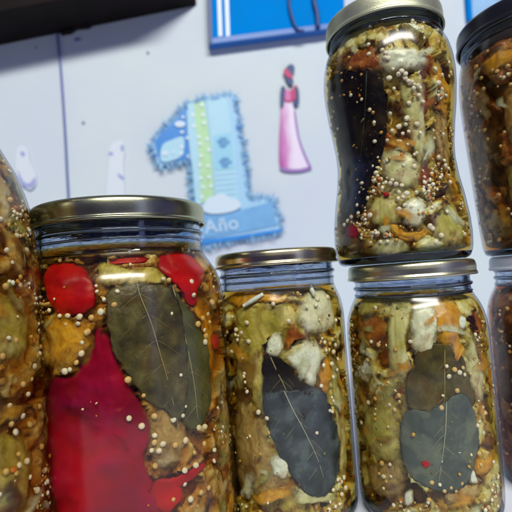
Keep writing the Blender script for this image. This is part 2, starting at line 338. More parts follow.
# ------------------------------------------------------------------ jars
def dense(P, m=.008):
    out = [P[0]]
    for a, b in zip(P, P[1:]):
        k = max(1, math.ceil(abs(b[1] - a[1]) / m))
        out += [(a[0] + (b[0] - a[0]) * i / k, a[1] + (b[1] - a[1]) * i / k) for i in range(1, k + 1)]
    return out
class Jar:
    def __init__(s, name, label, px, py, depth, z0, prof, z_neck, z_lid, lid_r, lid_h, lid_mat, fill, core, brine, group='jars of pickled vegetables', lid_lean=0, seed=0):
        s.name = name; s.z0 = z0
        d = ray(px, py); s.x = CAM.x + d.x * depth / d.y; s.y = CAM.y + depth
        s.loc = Vector((s.x, s.y, z0)); s.prof = catmull(dense(prof), 6, closed=False); s.reg = []; s.leafy = []; s.args = (core, brine, seed); s.z_neck = z_neck; s.fill = fill
        s.root = empty('pickle_jar', s.loc, label, 'jar', group)
        s.build(z_lid, lid_r, lid_h, lid_mat)
    def ro(s, z):
        P = s.prof
        if z <= P[0][1]: return P[0][0]
        for (r0, a), (r1, b) in zip(P, P[1:]):
            if z <= b: return r0 + (r1 - r0) * (z - a) / max(b - a, 1e-9)
        return P[-1][0]
    T = .0007
    def ri(s, z): return max(s.ro(z) - s.T, .002)
    def build(s, zl, lr, lh, lm):
        P = s.prof; zn = s.z_neck; ztop = P[-1][1]
        # wall of the body: outer skin and inner skin
        body = [(r, z) for r, z in P if .0035 <= z < zn]
        body = [(s.ro(.0035), .0035)] + body + [(s.ro(zn), zn)]
        inn = [(s.ri(z), z) for r, z in body]
        out = lathe('glass_body', body, M['glass'], s.root, 160)
        bi = lathe('inner_wall', inn, M['glass_in'], out, 160)
        # neck with a rim and screw thread, solid glass
        rn = s.ro(zn); prof = []
        zz = zn
        K = 40
        for i in range(K + 1):
            z = zn + (ztop - zn) * i / K
            prof.append((s.ro(z), z))
        pin = [(r - .0026, z) for r, z in reversed(prof)]
        lathe('neck', prof + [(prof[-1][0] - .0008, ztop + .0006), (prof[-1][0] - .0018, ztop + .0006)] + pin, M['neck'], s.root, 128, closed=True)
        # transfer bead and thread: helix tube
        pts = []; rb = s.ro(zl - .0035)
        for i in range(129):
            a = 2 * math.pi * i / 128
            pts.append((rb * math.cos(a), rb * math.sin(a), zl - .0042))
        v, f = tube_vf(pts, .0011, 8); mesh('bead', v, f, M['neck'], s.root)
        for hz, rr_ in ((.0078, .0006),):
            zq = zl - hz
            if zq > zn + .001:
                v, f = tube_vf([(s.ro(zq) * math.cos(2 * math.pi * i / 96), s.ro(zq) * math.sin(2 * math.pi * i / 96), zq) for i in range(97)], rr_, 8); mesh('bead', v, f, M['neck'], s.root)
        pts = []
        for i in range(150):
            a = 2 * math.pi * i / 128 + .6
            z = zl - .0016 + .0045 * i / 150
            pts.append((s.ro(z) * math.cos(a), s.ro(z) * math.sin(a), z))
        v, f = tube_vf(pts, .0009, 8, taper=lambda t: min(1, 8 * t, 8 * (1 - t)) + .05); mesh('thread', v, f, M['neck'], s.root)
        # thick foot
        r0 = s.ro(.0035)
        foot = [(0, .0012), (r0 * .72, .0012), (r0 * .80, .0002)] + [(r, z) for r, z in P if z < .0035] + [(r0, .0035), (r0 - .0012, .0036), (r0 * .8, .0030), (0, .0034)]
        lathe('foot', foot, M['base'], s.root, 128)
        # lid
        h = lh; z = zl
        L_ = [(0, z + h - .0012), (lr * .78, z + h - .0012), (lr * .82, z + h - .0004), (lr * .90, z + h - .0001), (lr * .955, z + h - .0004), (lr * .985, z + h - .0014), (lr * .997, z + h - .003),
              (lr * 1.0, z + h * .5), (lr * .998, z + .0022), (lr * 1.006, z + .0016), (lr * 1.016, z + .0010), (lr * 1.014, z + .0003), (lr * 1.0, z), (lr * .985, z + .0004),
              (lr * .98, z + .003), (lr * .97, z + h - .003), (lr * .9, z + h - .0018), (0, z + h - .002)]
        L_ = [L_[0]] + catmull(L_[1:-1], 4, closed=False) + [L_[-1]]
        s.lid_top = z + h - .0001
        lathe('lid', L_, lm, s.root, 160)
    def contents(s, core, brine, seed):
        # dense mash in the middle: a lumpy solid of revolution
        n = 240; zs = []; z = .0042
        while z < s.fill: zs.append(z); z += .0009
        V = []; Fc = []
        for i, z in enumerate(zs):
            e = min(1, (i + .3) / 3, (len(zs) - i - .7) / 6)
            for k in range(n):
                a = 2 * math.pi * k / n; r = s.ri(z)
                q = Vector((r * math.cos(a), r * math.sin(a), z)) * 130 + Vector((seed * 7.1, 3, 0))
                d = .0012 + .0021 * noise.noise(q) + .0013 * noise.noise(q * 2.7) + .0008 * noise.noise(q * 6)
                un = s.under(a, z)
                if un > 0: d = max(d, un + .0008 * noise.noise(q * 1.9) + .0005 * noise.noise(q * 5))
                elif un < 0: d = max(d, -un)
                d = max(d, .0005)
                rr = (r - d) * (1 - (1 - e) ** 2 * .25) if e < 1 else r - d
                V.append((rr * math.cos(a), rr * math.sin(a), z))
            if i:
                for k in range(n):
                    k2 = (k + 1) % n; Fc.append(((i - 1) * n + k, (i - 1) * n + k2, i * n + k2, i * n + k))
        V.append((0, 0, zs[0])); V.append((0, 0, zs[-1] + .001)); c0 = len(V) - 2; c1 = len(V) - 1; t = (len(zs) - 1) * n
        for k in range(n):
            k2 = (k + 1) % n; Fc.append((c0, k2, k)); Fc.append((c1, t + k, t + k2))
        o = mesh('vegetable_mash', V, Fc, M[core]); o.location = s.loc
        tag(o, 'mixed mash of chopped vegetables filling the ' + s.name, 'vegetable mash', 'mash inside the jars', 'stuff')
        pr = [(0, .0038)] + [(s.ri(z) - .00008, z) for z in [.0038 + (s.fill + .0015 - .0038) * i / 60 for i in range(61)]] + [(0, s.fill + .0016)]
        o = lathe('brine', pr, brine, None, 128); o.location = s.loc
        tag(o, 'clear amber pickling liquid between the pieces in the ' + s.name, 'pickling liquid', 'liquid inside the jars', 'stuff')
    def under(s, a, z):
        out = 0
        for pts, box, dd in s.reg:
            aa = (a - box[0] + math.pi) % (2 * math.pi) - math.pi + box[0]
            if not (box[1] <= aa <= box[2] and box[3] <= z <= box[4]): continue
            if abs(dd) > abs(out) and inside((aa, z), pts): out = dd
        return out
    # -- photo position -> surface coordinates of the inner wall
    def hit(s, px, py):
        for shrink in range(60):
            d = ray(px, py); best = None; prev = None
            dx = s.x - CAM.x; dy = s.y - CAM.y; t0 = math.hypot(dx, dy) - .075; t1 = math.hypot(dx, dy) + .03
            k = math.hypot(d.x, d.y)
            for i in range(241):
                t = (t0 + (t1 - t0) * i / 240) / k; q = CAM + d * t; z = q.z - s.z0
                g = math.hypot(q.x - s.x, q.y - s.y) - s.ri(min(max(z, 0), s.fill + .01))
                if g <= 0:
                    return math.atan2(q.y - s.y, q.x - s.x), z
            # missed: pull toward the axis
            base = s.axis_px(py); px += (base - px) * .03
        return -math.pi / 2, .05
    def axis_px(s, py):
        # pixel column of the jar axis at row py (approx.)
        best = None
        for zz in range(-2, 40):
            q = Vector((s.x, s.y, zz * .01)) - CAM; c = CROT.to_3x3().transposed() @ q
            X = 256 + F_PX * c.x / -c.z; Y = 256 - F_PX * c.y / -c.z
            if best is None or abs(Y - py) < best[0]: best = (abs(Y - py), X)
        return best[1]
    def at(s, th, z, dep):
        r = max(s.ri(z) - dep, .0005); return Vector((s.x + r * math.cos(th), s.y + r * math.sin(th), s.z0 + z))
    def patch(s, name, poly, mat, dep=.0006, drop=.003, thick=.006, power=5, rag=.0, wob=.0004, label=None, cat=None, group=None, uv=None, rings=12, npt=5, hard=False):
        """a solid piece pressed to the inside of the wall; poly in photo pixels, or uv in (angle, z)"""
        pts = uv or [s.hit(*q) for q in poly]
        a0 = pts[0][0]; pts = [((a - a0 + math.pi) % (2 * math.pi) - math.pi + a0, z) for a, z in pts]
        pts = catmull(pts, npt); k = len(pts)
        ca = sum(p[0] for p in pts) / k; cz = sum(p[1] for p in pts) / k
        soft = hard is False
        if soft: drop = max(drop, .0018) * 1.05; power = 5; rag *= 2.2; pts = [(sum(p[0] for p in pts) / k + (p[0] - sum(p[0] for p in pts) / k) * 1.10, sum(p[1] for p in pts) / k + (p[1] - sum(p[1] for p in pts) / k) * 1.10) for p in pts]
        else: drop *= .7; power += 1
        origin = s.at(ca, cz, dep)
        s.leafy.append(cat == 'bay leaf')
        s.reg.append((pts, (ca, min(p[0] for p in pts), max(p[0] for p in pts), min(p[1] for p in pts), max(p[1] for p in pts)), dep + .0010 if soft else (dep + .0014) if cat == 'bay leaf' else -(dep + min(drop, .0022) + .0012)))
        V = []; Fc = []; sd = random.random() * 50; zmax = s.fill
        def P(t, w, d):
            a = ca + (w[0] - ca) * t; z = min(cz + (w[1] - cz) * t, zmax + .002); z = max(z, .0042)
            if rag:
                q = Vector((a * 14 + sd, z * 400, 0)); q2 = q * 2.6; q3 = q * .45; a += rag * (noise.noise(q) + .5 * noise.noise(q2) + 1.2 * noise.noise(q3)) * t / .035; z += rag * (noise.noise(q + Vector((9, 4, 2))) + .5 * noise.noise(q2 + Vector((4, 1, 7))) + 1.2 * noise.noise(q3 + Vector((2, 8, 5)))) * t
            qq = Vector((math.cos(a) * 5 + sd, math.sin(a) * 5, z * 160)); nn = noise.noise(qq) + .35 * noise.noise(qq * 3.3)
            return s.at(a, z, max(d + wob * nn, .0002)) - origin
        E_ = [0.0]
        V.append(P(0, pts[0], dep))
        for i in range(1, rings + 1):
            t = i / rings
            E_ += [t] * k
            for w in pts: V.append(P(t, w, dep + drop * t ** power))
        for i in range(rings - 1, -1, -2):
            t = i / rings; E_ += [t] * k
            for w in pts: V.append(P(max(t, .02), w, dep + drop + (thick - drop if thick > drop else .0003) * math.sqrt(max(0, 1 - t * t))))
        nr = (len(V) - 1) // k
        for j in range(k):
            Fc.append((0, 1 + j, 1 + (j + 1) % k))
            for i in range(nr - 1):
                a, b = 1 + i * k + j, 1 + i * k + (j + 1) % k; Fc.append((a, a + k, b + k, b))
        Fc.append(tuple(1 + (nr - 1) * k + j for j in range(k - 1, -1, -1)))
        o = fix_normals(mesh(name, V, Fc, mat)); o.location = origin
        o.data.attributes.new('edge', 'FLOAT', 'POINT').data.foreach_set('value', E_)
        return tag(o, label, cat or name.replace('_', ' '), group)
    def leaf(s, poly, mat, rib, vein, label, dep=.0006, thick=.0005, name='bay_leaf', side=7):
        o = s.patch(name, poly, mat, dep, .0003, thick, 8, .0007, .0007, label, 'bay leaf', 'bay leaves in the jars', rings=18, npt=6, hard=True)
        P = [s.hit(*q) for q in rib]; P = catmull(P, 6, closed=False); org = o.location
        v, f = tube_vf([s.at(a, z, dep - .0001) - org for a, z in P], .00030, 6, taper=lambda t: 1 - .65 * t)
        r = mesh('midrib', v, f, vein, o)
        out = [s.hit(*q) for q in poly]; ps = []
        for i in range(1, side + 1):
            t = i / (side + 1); a, z = P[int(t * (len(P) - 1))]
            for sg in (-1, 1):
                # find the outline point in the direction sideways and down
                da, dz = sg * .9, -.5 * (P[-1][1] < P[0][1] or -1) * .035
                ln = .0; best = 1
                seg = []
                for q in range(9):
                    w = q / 8 * .0095
                    aa = a + sg * w / .036; zz_ = z + (-1 if P[-1][1] < P[0][1] else 1) * w * .75 * (1 + q * .05)
                    if not inside((aa, zz_), out): break
                    seg.append(s.at(aa, zz_, dep + .00005) - org)
                if len(seg) > 2: ps.append(tube_vf(seg, .00009, 4, taper=lambda t: 1 - .7 * t))
        if ps:
            v, f = merge(ps); mesh('side_veins', v, f, vein, o)
        return o

def inside(p, poly):
    x, y = p; c = False; n = len(poly)
    for i in range(n):
        x0, y0 = poly[i]; x1, y1 = poly[i - 1]
        if (y0 > y) != (y1 > y) and x < (x1 - x0) * (y - y0) / (y1 - y0) + x0: c = not c
    return c

mm = .001
br_amber = brine_mat('amber_brine', (.88, .66, .06), 190)
br_light = brine_mat('pale_amber_brine', (.90, .74, .16), 130)
br_dark = brine_mat('dark_brine', (.86, .60, .06), 130)
br_red = brine_mat('red_brine', (.80, .40, .06), 190)

# profile points (r, z): foot to mouth
def scl(P, k): return [(r * k, z) for r, z in P]
pB = [(.0440, 0), (.0470, .0016), (.0487, .006), (.0490, .014), (.0490, .10), (.0490, .112), (.0484, .120), (.0462, .1275), (.0430, .133), (.0404, .1375), (.0396, .141), (.0396, .146), (.0392, .157)]
pC = [(.0305, 0), (.0328, .0012), (.0342, .005), (.0346, .012), (.0346, .096), (.0344, .103), (.0334, .109), (.0318, .1135), (.0308, .1165), (.0305, .120), (.0305, .1245), (.0302, .1325)]
pD = [(.0330, 0), (.0355, .0014), (.0370, .006), (.0374, .013), (.0374, .086), (.0370, .0925), (.0358, .0985), (.0338, .1035), (.0318, .107), (.0308, .1095), (.0306, .113), (.0304, .1215)]
pE = [(.0315, 0), (.0340, .0014), (.0355, .006), (.0359, .013), (.0355, .021), (.0340, .032), (.0322, .042), (.0311, .052), (.0313, .060), (.0325, .070), (.0340, .080), (.0350, .090), (.0352, .098), (.0345, .105), (.0327, .1120), (.0303, .1165), (.0290, .1195), (.0290, .123), (.0288, .1300)]
pA = [(.0500, 0), (.0535, .002), (.0550, .008), (.0552, .018), (.0550, .095), (.0546, .110), (.0542, .122), (.0532, .136), (.0518, .148), (.0502, .157), (.0478, .166), (.0446, .175), (.0400, .184), (.0360, .192), (.0345, .198), (.0342, .212)]
pF = [(.0325, 0), (.0350, .0014), (.0362, .006), (.0370, .015), (.0385, .040), (.0402, .070), (.0412, .090), (.0411, .100), (.0402, .109), (.0390, .114), (.0378, .118), (.0374, .122), (.0372, .131)]
pG = [(.0330, 0), (.0352, .0014), (.0366, .006), (.0370, .013), (.0370, .086), (.0366, .0925), (.0354, .0985), (.0334, .1035), (.0316, .107), (.0308, .1095), (.0306, .113), (.0304, .1215)]

B = Jar('large jar with red peppers', 'large jar of red peppers and bay leaves under a dull green-gold lid', 122.5, 250, .226, 0, pB, .1375, .1515, .0420, .0105, M['lid_green_gold'], .1405, 'core_amber', br_amber, seed=1)
C_ = Jar('straight jar with one dark leaf', 'straight narrow jar with one dark bay leaf, under a shiny gold lid', 276, 268, .247, 0, pC, .1165, .1283, .0330, .0080, M['lid_gold'], .1155, 'core_light', br_light, seed=2)
D = Jar('jar under the waisted jar', 'jar with a teal grey leaf, carrying the waisted jar on its silver-gold lid', 409.5, 270, .24, 0, scl(pD, .945), .1080, .1170, .0322, .0080, M['lid_silver'], .1080, 'core_light', br_light, seed=3)
E = Jar('waisted jar', 'waisted jar full of white seeds, stacked on top of another jar', 403.5, 270, .24, .1252, scl(pE, .97), .1180, .1215, .0307, .0105, M['lid_pale'], .1185, 'core_light', br_light, seed=4)
A = Jar('big jar at the left edge', 'biggest jar, cut off by the left edge, its wide shoulder showing no lid', -108, 290, .175, 0, pA, .192, .205, .0362, .011, M['lid_gold'], .190, 'core_amber', br_amber, seed=5)
G = Jar('dark jar under the black lidded jar', 'dark red-brown jar with a white lid at the right edge', 556, 265, .252, 0, pG, .1080, .1170, .0332, .0080, M['lid_white'], .1080, 'core_dark', br_red, seed=6)
F = Jar('black lidded jar', 'dark brown jar with a black lid, stacked on the white lidded jar', 557, 265, .252, .1252, pF, .118, .1220, .0402, .0110, M['lid_black'], .116, 'core_dark', br_dark, seed=7)


# ------------------------------------------------------------------ what is inside the large jar with red peppers
gP = 'red pepper pieces in the large jar'
B.patch('red_pepper', [(95,322),(108,333),(118,362),(133,388),(142,402),(152,418),(153,440),(148,460),(153,480),(166,500),(166,527),(110,532),(50,530),(38,480),(36,400),(44,378),(66,374),(84,358),(91,338)], M['pepper_deep'], .0018, .0022, .009, 6, .0002, .0018, 'huge crimson pepper half filling the lower left of the large jar', 'pepper', gP, rings=18, hard=True)
B.patch('red_pepper', [(40,268),(55,261),(75,264),(88,273),(95,288),(93,305),(80,315),(60,319),(47,310),(40,292)], M['pepper'], .0012, .0028, .007, 5, .0006, .0009, 'round red pepper piece below the neck at the left of the large jar', 'pepper', gP, hard=True)
B.patch('red_pepper', [(160,256),(175,250),(192,252),(203,262),(208,275),(201,290),(199,305),(190,306),(184,292),(173,281),(163,272)], M['pepper'], .0006, .0025, .007, 5, .0006, .0008, 'bright red pepper piece below the neck at the right of the large jar', 'pepper', gP, hard=True)
B.patch('red_pepper', [(154,482),(172,478),(190,472),(206,461),(209,466),(198,477),(180,486),(184,498),(176,513),(158,514),(150,500)], M['pepper'], .0008, .0018, .004, 5, .0008, .0006, 'ragged red pepper strip near the bottom of the large jar', 'pepper', gP, hard=True)
B.patch('red_pepper', [(216,334),(221,336),(222,346),(217,350),(214,342)], M['pepper'], .0008, .0012, .003, 5, .0002, .0003, 'small red pepper scrap at the right edge of the large jar', 'pepper', gP, hard=True)
B.patch('red_pepper', [(112,258),(135,254),(150,257),(148,262),(125,264),(108,264)], M['pepper'], .0030, .0018, .003, 5, .0006, .0003, 'thin red pepper strip showing under the highlight of the large jar', 'pepper', gP, hard=True)
B.patch('onion_piece', [(42,319),(58,314),(75,319),(90,324),(92,335),(87,351),(76,364),(64,374),(51,371),(42,352)], M['amber_veg'], .0007, .0020, .005, 6, .0006, .0006, 'amber onion layer edged with seeds in the large jar', 'onion')
B.patch('onion_piece', [(98,262),(122,266),(140,270),(130,282),(108,288),(96,280)], M['olive_veg'], .0016, .0016, .005, 5, .0004, .0006, 'olive onion piece above the leaves of the large jar', 'onion')
B.patch('onion_piece', [(120,270),(150,266),(168,272),(172,284),(150,286),(125,288)], M['olive_veg'], .0022, .0014, .004, 5, .0008, .0005, 'olive brown onion band right above the bay leaves in the large jar', 'onion')
B.patch('onion_piece', [(150,408),(165,404),(185,418),(192,436),(186,462),(170,476),(153,468),(150,440)], M['tan_veg'], .0020, .0020, .005, 5, .0008, .0007, 'tan vegetable piece under the tips of the two leaves in the large jar', 'vegetable piece')
B.patch('onion_piece', [(196,300),(210,298),(218,315),(220,360),(216,400),(212,370),(207,335)], M['amber_veg'], .0024, .0020, .005, 5, .0008, .0007, 'tall amber onion strip along the right wall of the large jar', 'onion')
B.leaf([(108,290),(122,284),(140,281),(158,283),(172,288),(182,310),(188,345),(190,385),(186,412),(178,428),(166,412),(149,405),(131,380),(115,359),(108,331),(104,305)], M['leaf_olive'], [(137,283),(141,297),(152,324),(161,355),(166,372),(172,395),(177,415),(179,432)], M['vein'], 'broad olive brown bay leaf beside the big crimson pepper', .0009)
B.leaf([(170,284),(182,296),(195,314),(206,334),(213,360),(215,388),(212,410),(204,428),(190,430),(180,408),(172,370),(166,330)], M['leaf_green'], [(174,286),(183,320),(191,355),(197,388),(200,420)], M['vein_pale'], 'smooth green bay leaf overlapping the olive one at right in the large jar', .0016)

# ------------------------------------------------------------------ straight jar
g = 'vegetable pieces in the straight jar'
C_.patch('onion_piece', [(283,357),(290,350),(296,345),(308,340),(319,341),(325,350),(325,364),(321,377),(317,388),(309,388),(299,374),(290,366)], M['white_veg'], .0010, .0030, .007, 5, .0003, .0005, 'palest onion wedge just above the slate coloured leaf of the straight jar', 'onion', g)
C_.patch('onion_piece', [(302,298),(312,286),(320,281),(331,290),(340,308),(341,326),(332,334),(314,335),(303,333),(297,318)], M['white_veg'], .0018, .0030, .008, 5, .0004, .0006, 'large pale onion piece at the upper right shoulder of the straight jar', 'onion', g)
C_.patch('onion_piece', [(264,343),(270,335),(279,332),(284,343),(282,355),(273,359),(265,357)], M['white_veg'], .0009, .0028, .006, 4, .0004, .0005, 'small pale onion lump above the tip of the dark leaf', 'onion', g)
C_.patch('marrow_piece', [(232,303),(250,297),(270,296),(284,305),(290,322),(284,334),(266,338),(263,352),(263,385),(260,415),(250,416),(237,398),(229,370),(227,330)], M['olive_veg'], .0022, .0028, .008, 5, .0006, .0009, 'tall olive marrow piece left of the dark leaf in the straight jar', 'marrow', g)
C_.patch('onion_piece', [(232,392),(245,400),(256,414),(268,438),(282,462),(294,482),(288,500),(255,506),(236,496),(229,450)], M['tan_veg'], .0018, .0026, .007, 5, .0006, .0009, 'tan onion ring piece at the lower left of the straight jar', 'onion', g)
C_.patch('onion_piece', [(270,460),(284,455),(291,468),(286,480),(272,478)], M['white_veg'], .0008, .0022, .005, 4, .0004, .0005, 'pale chip at the lower left of the slate leaf', 'onion', g)
C_.patch('pepper_flesh', [(250,497),(268,490),(288,489),(292,496),(275,504),(255,507)], M['amber_veg'], .0008, .0020, .005, 4, .0004, .0005, 'yellow amber strip at the bottom of the straight jar', 'pepper', g)
C_.patch('pepper_flesh', [(222,296),(240,291),(265,290),(290,294),(294,302),(270,303),(245,306),(226,307)], M['amber_veg'], .0016, .0022, .005, 4, .0008, .0006, 'orange pepper flesh along the liquid line of the straight jar', 'pepper', g)
C_.patch('pepper_flesh', [(285,340),(290,326),(298,330),(312,336),(296,342),(288,352)], M['rust_veg'], .0024, .0018, .004, 4, .0008, .0006, 'rusty orange pulp between the pale onion pieces', 'pepper', g)
C_.patch('pepper_flesh', [(324,368),(333,350),(336,372),(330,398),(322,396)], M['amber_veg'], .0020, .0018, .004, 4, .0006, .0006, 'narrow amber strip right of the palest onion wedge', 'pepper', g)
C_.patch('aubergine_piece', [(333,352),(342,358),(347,385),(351,430),(353,470),(346,490),(341,455),(338,410)], M['sage_veg'], .0022, .0022, .006, 5, .0006, .0006, 'grey green slice along the right wall of the straight jar', 'aubergine', g)
C_.patch('aubergine_piece', [(228,392),(243,386),(260,384),(264,396),(250,404),(232,410)], M['brown_veg'], .0026, .0018, .004, 4, .0008, .0006, 'dark brown shred left of the dark leaf', 'aubergine', g)
C_.patch('aubergine_piece', [(296,488),(320,496),(342,492),(338,503),(310,507),(292,504)], M['sage_veg'], .0014, .0020, .005, 4, .0006, .0006, 'pale green piece below the slate leaf of the straight jar', 'aubergine', g)
C_.leaf([(262,358),(270,356),(282,359),(294,372),(306,384),(318,390),(316,410),(306,440),(290,462),(278,448),(268,430),(263,405),(261,380)], M['leaf_dark'], [(270,357),(277,372),(285,388),(292,405),(298,420)], M['vein'], 'nearly black upper part of a bay leaf in the straight jar', .0012, side=4)
C_.leaf([(262,395),(278,391),(300,389),(320,388),(330,402),(338,424),(342,446),(341,468),(334,490),(318,500),(302,490),(285,466),(272,440),(264,418)], M['leaf_slate'], [(284,391),(293,410),(303,428),(312,446),(319,462),(324,478)], M['vein_pale'], 'slate blue lower part of the bay leaf in the straight jar', .0007, side=5)  # lower part of the same leaf, built separately and coloured slate blue

# ------------------------------------------------------------------ jar under the waisted jar
g = 'vegetable pieces in the jar under the waisted jar'
D.patch('onion_stalk', [(389,302),(400,299),(412,302),(409,325),(406,348),(412,370),(398,386),(387,372),(385,340)], M['fibre_veg'], .0008, .0026, .006, 5, .0004, .0005, 'striped yellow green onion stalk standing in the upper middle of a jar', 'onion', g)
D.patch('onion_piece', [(412,306),(426,299),(440,306),(442,322),(438,345),(430,358),(419,360),(409,350),(408,330)], M['white_veg'], .0014, .0028, .007, 5, .0004, .0006, 'pale onion piece right of the striped stalk', 'onion', g)
D.patch('pepper_flesh', [(432,308),(442,296),(456,298),(464,312),(462,335),(470,362),(462,372),(452,350),(440,342),(434,328)], M['amber_veg'], .0010, .0026, .006, 5, .0008, .0007, 'orange pepper flesh at the upper right above the teal leaf', 'pepper', g)
D.patch('onion_piece', [(459,318),(464,315),(468,320),(466,329),(460,328)], M['white_veg'], .0004, .0016, .003, 4, .0003, .0002, 'small white cube on the orange pepper flesh', 'onion', g)
D.patch('onion_piece', [(471,332),(480,345),(487,370),(489,398),(482,406),(474,390),(468,362)], M['sage_veg'], .0012, .0026, .006, 5, .0004, .0006, 'pale green slice at the right wall above the seeds', 'onion', g)
D.patch('rust_pulp', [(356,322),(368,316),(386,320),(388,340),(380,354),(364,344),(354,334)], M['rust_veg'], .0014, .0022, .005, 4, .0012, .0008, 'rusty orange pulp at the upper left of the striped stalk', 'pepper', g)
D.patch('onion_piece', [(352,298),(366,293),(385,298),(386,314),(368,316),(354,318)], M['olive_veg'], .0014, .0024, .005, 4, .0006, .0006, 'olive onion piece at the left shoulder under the silver-gold lid', 'onion', g)
D.patch('marrow_piece', [(362,408),(376,398),(398,404),(404,430),(403,458),(392,466),(374,462),(362,448),(358,425)], M['olive_veg'], .0012, .0026, .007, 5, .0004, .0006, 'large olive marrow piece left of the teal leaf', 'marrow', g)
D.patch('aubergine_piece', [(362,466),(385,462),(402,470),(405,492),(388,500),(370,494)], M['tan_veg'], .0016, .0024, .006, 5, .0008, .0006, 'brown tan aubergine piece at the lower left of the teal leaf', 'aubergine', g)
D.patch('aubergine_piece', [(440,496),(460,486),(478,484),(490,490),(482,500),(460,506),(444,507)], M['tan_veg'], .0014, .0024, .006, 5, .0008, .0006, 'tan aubergine piece at the bottom right of the teal leaf', 'aubergine', g)
D.patch('pepper_flesh', [(476,466),(488,456),(498,452),(498,466),(488,478),(478,476)], M['amber_veg'], .0010, .0024, .005, 4, .0006, .0006, 'yellow lump at the lower right wall beside the teal leaf', 'pepper', g)
D.patch('onion_piece', [(404,494),(411,492),(412,506),(404,507)], M['white_veg'], .0006, .0016, .003, 4, .0003, .0002, 'upright white chip at the bottom of the jar under the waisted one', 'onion', g)
D.patch('onion_piece', [(473,470),(477,473),(480,484),(471,484)], M['white_veg'], .0004, .0014, .003, 4, .0002, .0002, 'white triangular chip beside the lower end of the teal leaf', 'onion', g)
D.patch('pepper_flesh', [(421,463),(428,461),(431,466),(425,469)], M['pepper'], .0002, .0008, .0014, 4, .0002, .0001, 'tiny orange red scrap on the teal leaf', 'pepper', g)
D.leaf([(418,352),(430,346),(446,344),(460,352),(470,368),(477,388),(479,404),(470,412),(452,410),(432,416),(412,412),(404,396),(406,378),(413,364)], M['leaf_olive'], [(446,350),(446,372),(446,395),(445,410)], M['vein'], 'ragged olive upper part of the bay leaf, above its teal grey part', .0016, side=3)
D.leaf([(401,416),(412,410),(425,412),(445,402),(464,394),(476,408),(480,436),(477,468),(468,486),(444,494),(418,484),(404,468),(399,440)], M['leaf_teal'], [(447,402),(446,430),(443,455),(439,482)], M['vein_pale'], 'broad teal grey lower part of the bay leaf in the jar under the waisted jar', .0008, side=6)  # lower half of the olive leaf, built apart and coloured teal grey

# ------------------------------------------------------------------ waisted jar
g = 'vegetable pieces in the waisted jar'
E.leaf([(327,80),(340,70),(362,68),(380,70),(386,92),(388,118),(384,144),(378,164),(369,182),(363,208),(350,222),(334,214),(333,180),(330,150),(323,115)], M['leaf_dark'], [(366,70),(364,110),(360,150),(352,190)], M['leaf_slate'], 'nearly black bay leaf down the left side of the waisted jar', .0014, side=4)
E.patch('bay_leaf', [(333,158),(342,146),(358,148),(371,160),(369,178),(364,200),(356,220),(344,222),(334,210),(332,182)], M['reflect_navy'], .0008, .0006, .0012, 7, .0008, .0006, 'dark blue patch of painted reflection streaks below the black leaf at the waist of the tallest stacked jar', 'bay leaf', 'bay leaves in the jars', hard=True)  # added patch whose colour imitates reflected streaks on the glass
E.patch('rust_pulp', [(338,68),(346,54),(362,46),(380,50),(384,64),(372,72),(352,72)], M['rust_veg'], .0012, .0024, .005, 4, .0012, .0008, 'rusty brown pulp on the left shoulder of the waisted jar', 'pepper', g)
E.patch('onion_piece', [(374,54),(392,46),(412,45),(428,50),(434,60),(422,66),(404,70),(386,72),(376,64)], M['white_veg'], .0008, .0026, .006, 4, .0004, .0006, 'wide white onion piece right under the lid of the waisted jar', 'onion', g)
E.patch('onion_piece', [(398,74),(412,72),(428,80),(430,110),(432,150),(424,170),(414,150),(406,125),(402,98)], M['sage_veg'], .0020, .0026, .006, 5, .0006, .0007, 'long pale green slice down the middle of the waisted jar', 'onion', g)
E.patch('onion_piece', [(380,150),(396,146),(412,152),(424,164),(420,182),(404,188),(386,182),(378,168)], M['sage_veg'], .0012, .0024, .006, 5, .0004, .0005, 'pale olive ring piece at the waist right of the dark leaf', 'onion', g)
E.patch('onion_piece', [(404,202),(416,195),(427,200),(428,214),(420,226),(409,228),(402,218)], M['white_veg'], .0008, .0024, .006, 4, .0004, .0005, 'bluish white onion lump above the orange band of the waisted jar', 'onion', g)
E.patch('onion_piece', [(368,200),(384,194),(398,200),(402,215),(392,226),(374,228),(366,215)], M['fibre_veg'], .0014, .0024, .006, 4, .0004, .0005, 'pale green slice left of the bluish white onion lump', 'onion', g)
E.patch('pepper_flesh', [(384,222),(396,226),(414,232),(430,230),(430,238),(414,242),(396,238),(386,232)], M['amber_veg'], .0006, .0020, .005, 4, .0008, .0006, 'orange yellow band near the base of the waisted jar', 'pepper', g)
E.patch('onion_piece', [(370,244),(388,236),(408,242),(406,254),(386,257),(372,253)], M['sage_veg'], .0012, .0022, .005, 4, .0004, .0005, 'pale olive piece at the base of the waisted jar', 'onion', g)
E.patch('marrow_piece', [(442,208),(456,202),(466,220),(468,238),(456,248),(440,244),(434,228)], M['olive_veg'], .0010, .0026, .006, 4, .0004, .0006, 'olive marrow lump at the lower right of the waisted jar', 'marrow', g)
E.patch('marrow_piece', [(336,236),(348,232),(366,240),(366,252),(350,252),(338,246)], M['brown_veg'], .0012, .0022, .005, 4, .0006, .0005, 'dark brown lump at the lower left base of the waisted jar', 'marrow', g)
E.patch('pepper_flesh', [(344,228),(350,225),(356,229),(355,236),(349,239),(344,235)], M['pepper_deep'], .0006, .0016, .003, 4, .0003, .0002, 'dark red pepper lump at the lower left of the waisted jar', 'pepper', g)
E.patch('pepper_flesh', [(383,193),(386,192),(389,194),(387,196),(384,196)], M['pepper'], .0003, .0008, .0014, 4, .0001, .0001, 'tiny bright red scrap under the olive ring piece', 'pepper', g)
